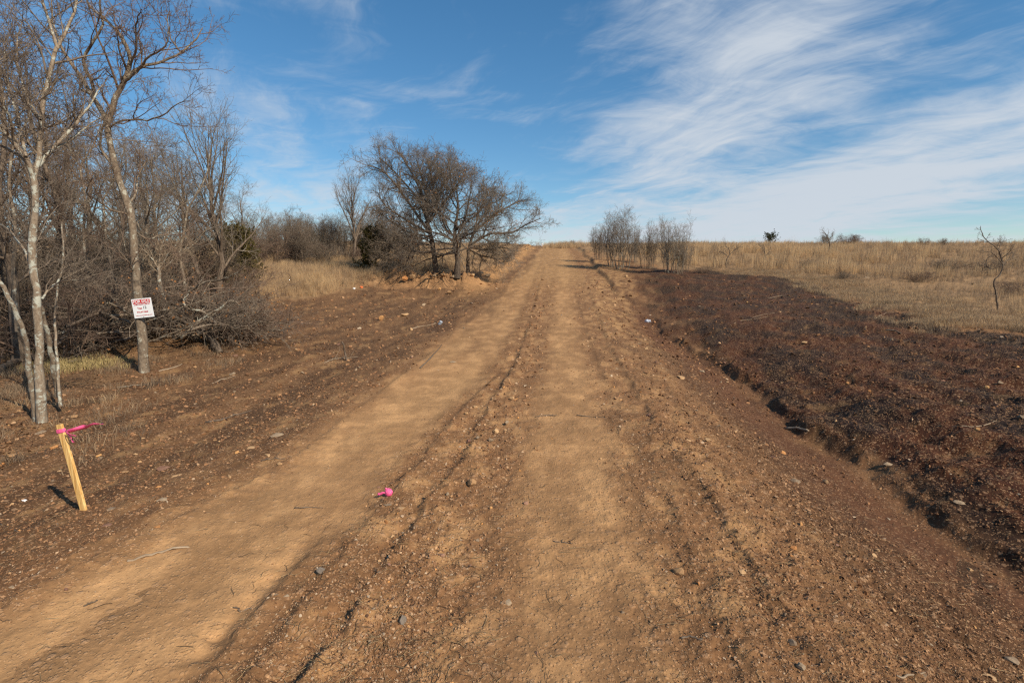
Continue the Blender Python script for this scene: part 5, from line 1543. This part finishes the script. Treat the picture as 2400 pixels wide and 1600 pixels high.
# ------------------------------------------------------------------ survey stake with pink ribbon
WOODM = simple_mat('stake_wood', lin(196, 146, 80), lin(234, 194, 128), 16, stretch=(7, 7, .35), rough=.75, bump=.4)
PINK = flat_mat('pink_ribbon', tuple(lin(248, 100, 150)), .4, .4, .25)
base = PX(197, 1199); base.z = gz(base.x, base.y)
top = PD(139, 994, base.y + .02)
stake = empty('survey_stake', base); tag(stake, 'leaning wooden survey stake with a pink ribbon tied at its top', 'stake')
ax = (top - base); ln_ = ax.length; axn = ax.normalized()
bm = bmesh.new()
hw, ht = .021, .009
side = Vector((1, -.12, 0)); side = (side - axn * side.dot(axn)).normalized(); dep = axn.cross(side).normalized()
rings = []
for t_, k_ in ((-.12, .2), (-.03, 1), (.3, 1), (.65, 1), (1.0, 1)):
    c_ = axn * (ln_ * t_)
    bow = side * (.004 * math.sin(t_ * 3.1))
    rings.append([bm.verts.new(c_ + bow + side * (hw * a * k_) + dep * (ht * b)) for a, b in ((-1, -1), (1, -1), (1, 1), (-1, 1))])
for r0, r1 in zip(rings[:-1], rings[1:]):
    for j in range(4): bm.faces.new((r0[j], r0[(j + 1) % 4], r1[(j + 1) % 4], r1[j]))
bm.faces.new(rings[0][::-1]); bm.faces.new(rings[-1])
bmesh.ops.bevel(bm, geom=[e for e in bm.edges], offset=.0015, segments=1, affect='EDGES')
me = bpy.data.meshes.new('shaft'); bm.to_mesh(me); bm.free()
link('shaft', me, WOODM, stake)
def ribbon(name, pts, w, mat, parent, twist=0.0, seed=0, n=16):
    """thin tape along local points with a soft roll"""
    rng = np.random.default_rng(seed)
    P = spline(pts, n)
    V = []
    for i in range(n):
        tg = P[min(i + 1, n - 1)] - P[max(i - 1, 0)]; tg = tg / np.linalg.norm(tg)
        s = np.cross(tg, [0, 1, .2]); s = s / np.linalg.norm(s)
        b = np.cross(tg, s)
        a = twist * i / n + .25 * math.sin(i * 1.1 + seed)
        wv = (math.cos(a) * s + math.sin(a) * b)
        cr = math.cos(a + 1.57) * s + math.sin(a + 1.57) * b
        k = w * (0.55 + .45 * min(1, i / 4))
        V += [P[i] - wv * k / 2, P[i] + cr * .003, P[i] + wv * k / 2]
    F = []
    for i in range(n - 1):
        a = i * 3
        F += [[a, a + 1, a + 4, a + 3], [a + 1, a + 2, a + 5, a + 4]]
    V = np.array(V); me = mesh_np(name, V, np.array(F), True)
    o = link(name, me, mat, parent)
    md = o.modifiers.new('thick', 'SOLIDIFY'); md.thickness = .0006
    return o
knot = axn * (ln_ * .925)
bm = bmesh.new()
for k_, (tz_, rr2) in enumerate(((-.012, 1.10), (-.004, 1.18), (.006, 1.15), (.014, 1.10))):
    vs = [bm.verts.new(knot + axn * tz_ + side * (hw * rr2 * a + .0) + dep * (ht * (rr2 + .12) * b)) for a, b in ((-1, -1), (0, -1.25), (1, -1), (1.05, 0), (1, 1), (-1, 1), (-1.05, 0))]
    if k_:
        for j in range(7): bm.faces.new((prev[j], prev[(j + 1) % 7], vs[(j + 1) % 7], vs[j]))
    prev = vs
me = bpy.data.meshes.new('ribbon_wrap'); bm.to_mesh(me); bm.free()
wrap = link('ribbon_wrap', me, PINK, stake)
kp = PD(160, 1009, base.y - .01) - base
tail = [PD(u, v, base.y + d_) - base for u, v, d_ in ((155, 1011, -.02), (175, 1006, -.05), (200, 999, -.03), (224, 993, -.06), (242, 992, -.04))]
ribbon('ribbon_tail', [np.array(q) for q in tail], .034, PINK, wrap, 1.2, 3)
tail2 = [PD(u, v, base.y + d_) - base for u, v, d_ in ((154, 1011, -.02), (161, 1018, -.05), (167, 1026, -.04), (172, 1036, -.05))]
ribbon('ribbon_tail', [np.array(q) for q in tail2], .022, PINK, wrap, 1.0, 5, 10)
tail3 = [PD(u, v, base.y + d_) - base for u, v, d_ in ((154, 1010, -.02), (163, 1016, -.06), (171, 1020, -.06), (179, 1021, -.07))]
ribbon('ribbon_tail', [np.array(q) for q in tail3], .020, PINK, wrap, .8, 8, 10)

# pink ball of ribbon on the track
p = PX(911, 1163); p.z = gz(p.x, p.y)
ball = empty('ribbon_ball', p); tag(ball, 'crumpled bright pink ball of ribbon with a loose tail lying on the road', 'ribbon')
bm = bmesh.new(); bmesh.ops.create_icosphere(bm, subdivisions=4, radius=1)
co = np.array([v.co for v in bm.verts])
r_ = 1 + .16 * np.abs(fbm(co[:, 0] * 1.6 + co[:, 2], co[:, 1] * 1.6 - co[:, 2] * 1.3, 3, 340)) * -1.6 + .10 * fbm(co[:, 0] * 4, co[:, 1] * 4 + co[:, 2] * 3, 2, 341)
for v, k_ in zip(bm.verts, r_): v.co = Vector(v.co) * k_ * .029
me = bpy.data.meshes.new('wad'); bm.to_mesh(me); bm.free()
for pl in me.polygons: pl.use_smooth = True
o = link('wad', me, PINK, ball); o.location = (0, 0, .024); o.scale = (1, .9, 1.05)
ribbon('ribbon_tail', [np.array(q) for q in ((-.015, -.01, .02), (-.035, -.012, .028), (-.055, -.008, .018), (-.078, -.004, .012))], .018, PINK, ball, .9, 2, 10)
ribbon('ribbon_tail', [np.array(q) for q in ((-.008, 0, .035), (-.014, 0, .048), (-.022, 0, .058))], .016, PINK, ball, .4, 4, 8)

# ------------------------------------------------------------------ litter
def crumple(name, label, u, v, wpx, hpx, mat, cat, seed, tall_=1.0):
    p = PX(u, v); s = wpx * p.y / 1200 / 2
    bm = bmesh.new(); bmesh.ops.create_icosphere(bm, subdivisions=3, radius=1)
    co = np.array([q.co for q in bm.verts])
    k = 1 + .35 * fbm(co[:, 0] * 1.3 + seed, co[:, 1] * 1.3 + co[:, 2], 3, 350 + seed)
    for q, kk in zip(bm.verts, k): q.co = Vector((q.co.x * kk * s, q.co.y * kk * s * .7, q.co.z * kk * s * hpx / wpx))
    me = bpy.data.meshes.new(name); bm.to_mesh(me); bm.free()
    o = link(name, me, mat); o.location = (p.x, p.y, gz(p.x, p.y) + s * hpx / wpx * .7)
    return tag(o, label, cat)
FOIL = flat_mat('bag_plastic', tuple(lin(196, 198, 206)), .3, .5, .35)
BLUE = flat_mat('can_blue', tuple(lin(172, 178, 186)), .3, .5, .2)
PAPER = flat_mat('paper', (.75, .72, .7), .7, .2, .1)
crumple('plastic_bag', 'crumpled silvery plastic bag on the rocky shoulder by the ditch', 1518, 755, 15, 8, FOIL, 'bag', 1)
# crushed blue can
p = PX(1032, 760); s = 8 * p.y / 1200 / 2
bm = bmesh.new()
bmesh.ops.create_cone(bm, cap_ends=True, segments=14, radius1=s, radius2=s * .92, depth=s * 2.6)
bmesh.ops.subdivide_edges(bm, edges=[e for e in bm.edges if abs(e.verts[0].co.z - e.verts[1].co.z) > s], cuts=3)
for q in bm.verts: q.co.x += .15 * s * math.sin(q.co.z / s * 2.5); q.co.y *= .8
me = bpy.data.meshes.new('can'); bm.to_mesh(me); bm.free()
o = link('can', me, BLUE); o.location = (p.x, p.y, gz(p.x, p.y) + s * .95); o.rotation_euler = (.5, .3, .4)
tag(o, 'small crushed pale blue can on the left edge of the road', 'can')
crumple('paper_scrap', 'small white scrap of paper on the ground left of the stake', 57, 1171, 11, 6, PAPER, 'paper', 3)
crumple('paper_scrap', 'tiny white scrap in the grass edge by the berm', 830, 677, 6, 5, PAPER, 'paper', 4)
ORANGE = flat_mat('orange_plastic', tuple(lin(228, 122, 70)), .5, .3, .15)
crumple('plastic_scrap', 'small orange scrap in the dry grass near the berm', 847, 674, 8, 6, ORANGE, 'scrap', 5)

# marker post and laths near the crest
WHITEP = flat_mat('post_white', (.82, .83, .84), .4, .4, .05)
def post(name, label, u, vb, vt, wpx, mat, cat, y):
    b = at(u, 0, y); t_ = PD(u, vt, y)
    root = empty(name, b); tag(root, label, cat)
    w_ = wpx * y / 1200 / 2; h_ = max(t_.z - b.z, .3)
    bm = bmesh.new(); bmesh.ops.create_cone(bm, cap_ends=True, segments=10, radius1=w_, radius2=w_, depth=h_ + .3)
    bmesh.ops.translate(bm, vec=(0, 0, (h_ - .3) / 2), verts=bm.verts)
    me = bpy.data.meshes.new('shaft'); bm.to_mesh(me); bm.free()
    link('shaft', me, mat, root)
    bm = bmesh.new(); bmesh.ops.create_cone(bm, cap_ends=True, segments=10, radius1=w_ * 1.15, radius2=w_ * .7, depth=w_ * 1.2)
    bmesh.ops.translate(bm, vec=(0, 0, h_ + w_ * .4), verts=bm.verts)
    me = bpy.data.meshes.new('cap'); bm.to_mesh(me); bm.free()
    link('cap', me, mat, root)
    return root
post('marker_post', 'short white marker post beside the road at the crest', 1268.5, 583, 576, 3.2, WHITEP, 'post', 66)
post('lath_stake', 'thin pale lath in the grass left of the road near the crest', 1233, 600, 579, 1.2, WOODM, 'stake', 55)
post('lath_stake', 'thin pale lath in the grass right of the road near the crest', 1397, 600, 584, 1.2, WOODM, 'stake', 52)
post('lath_stake', 'thin pale lath rising from the grass at the left foot of the berm', 919, 655, 634, .8, WOODM, 'stake', 28)
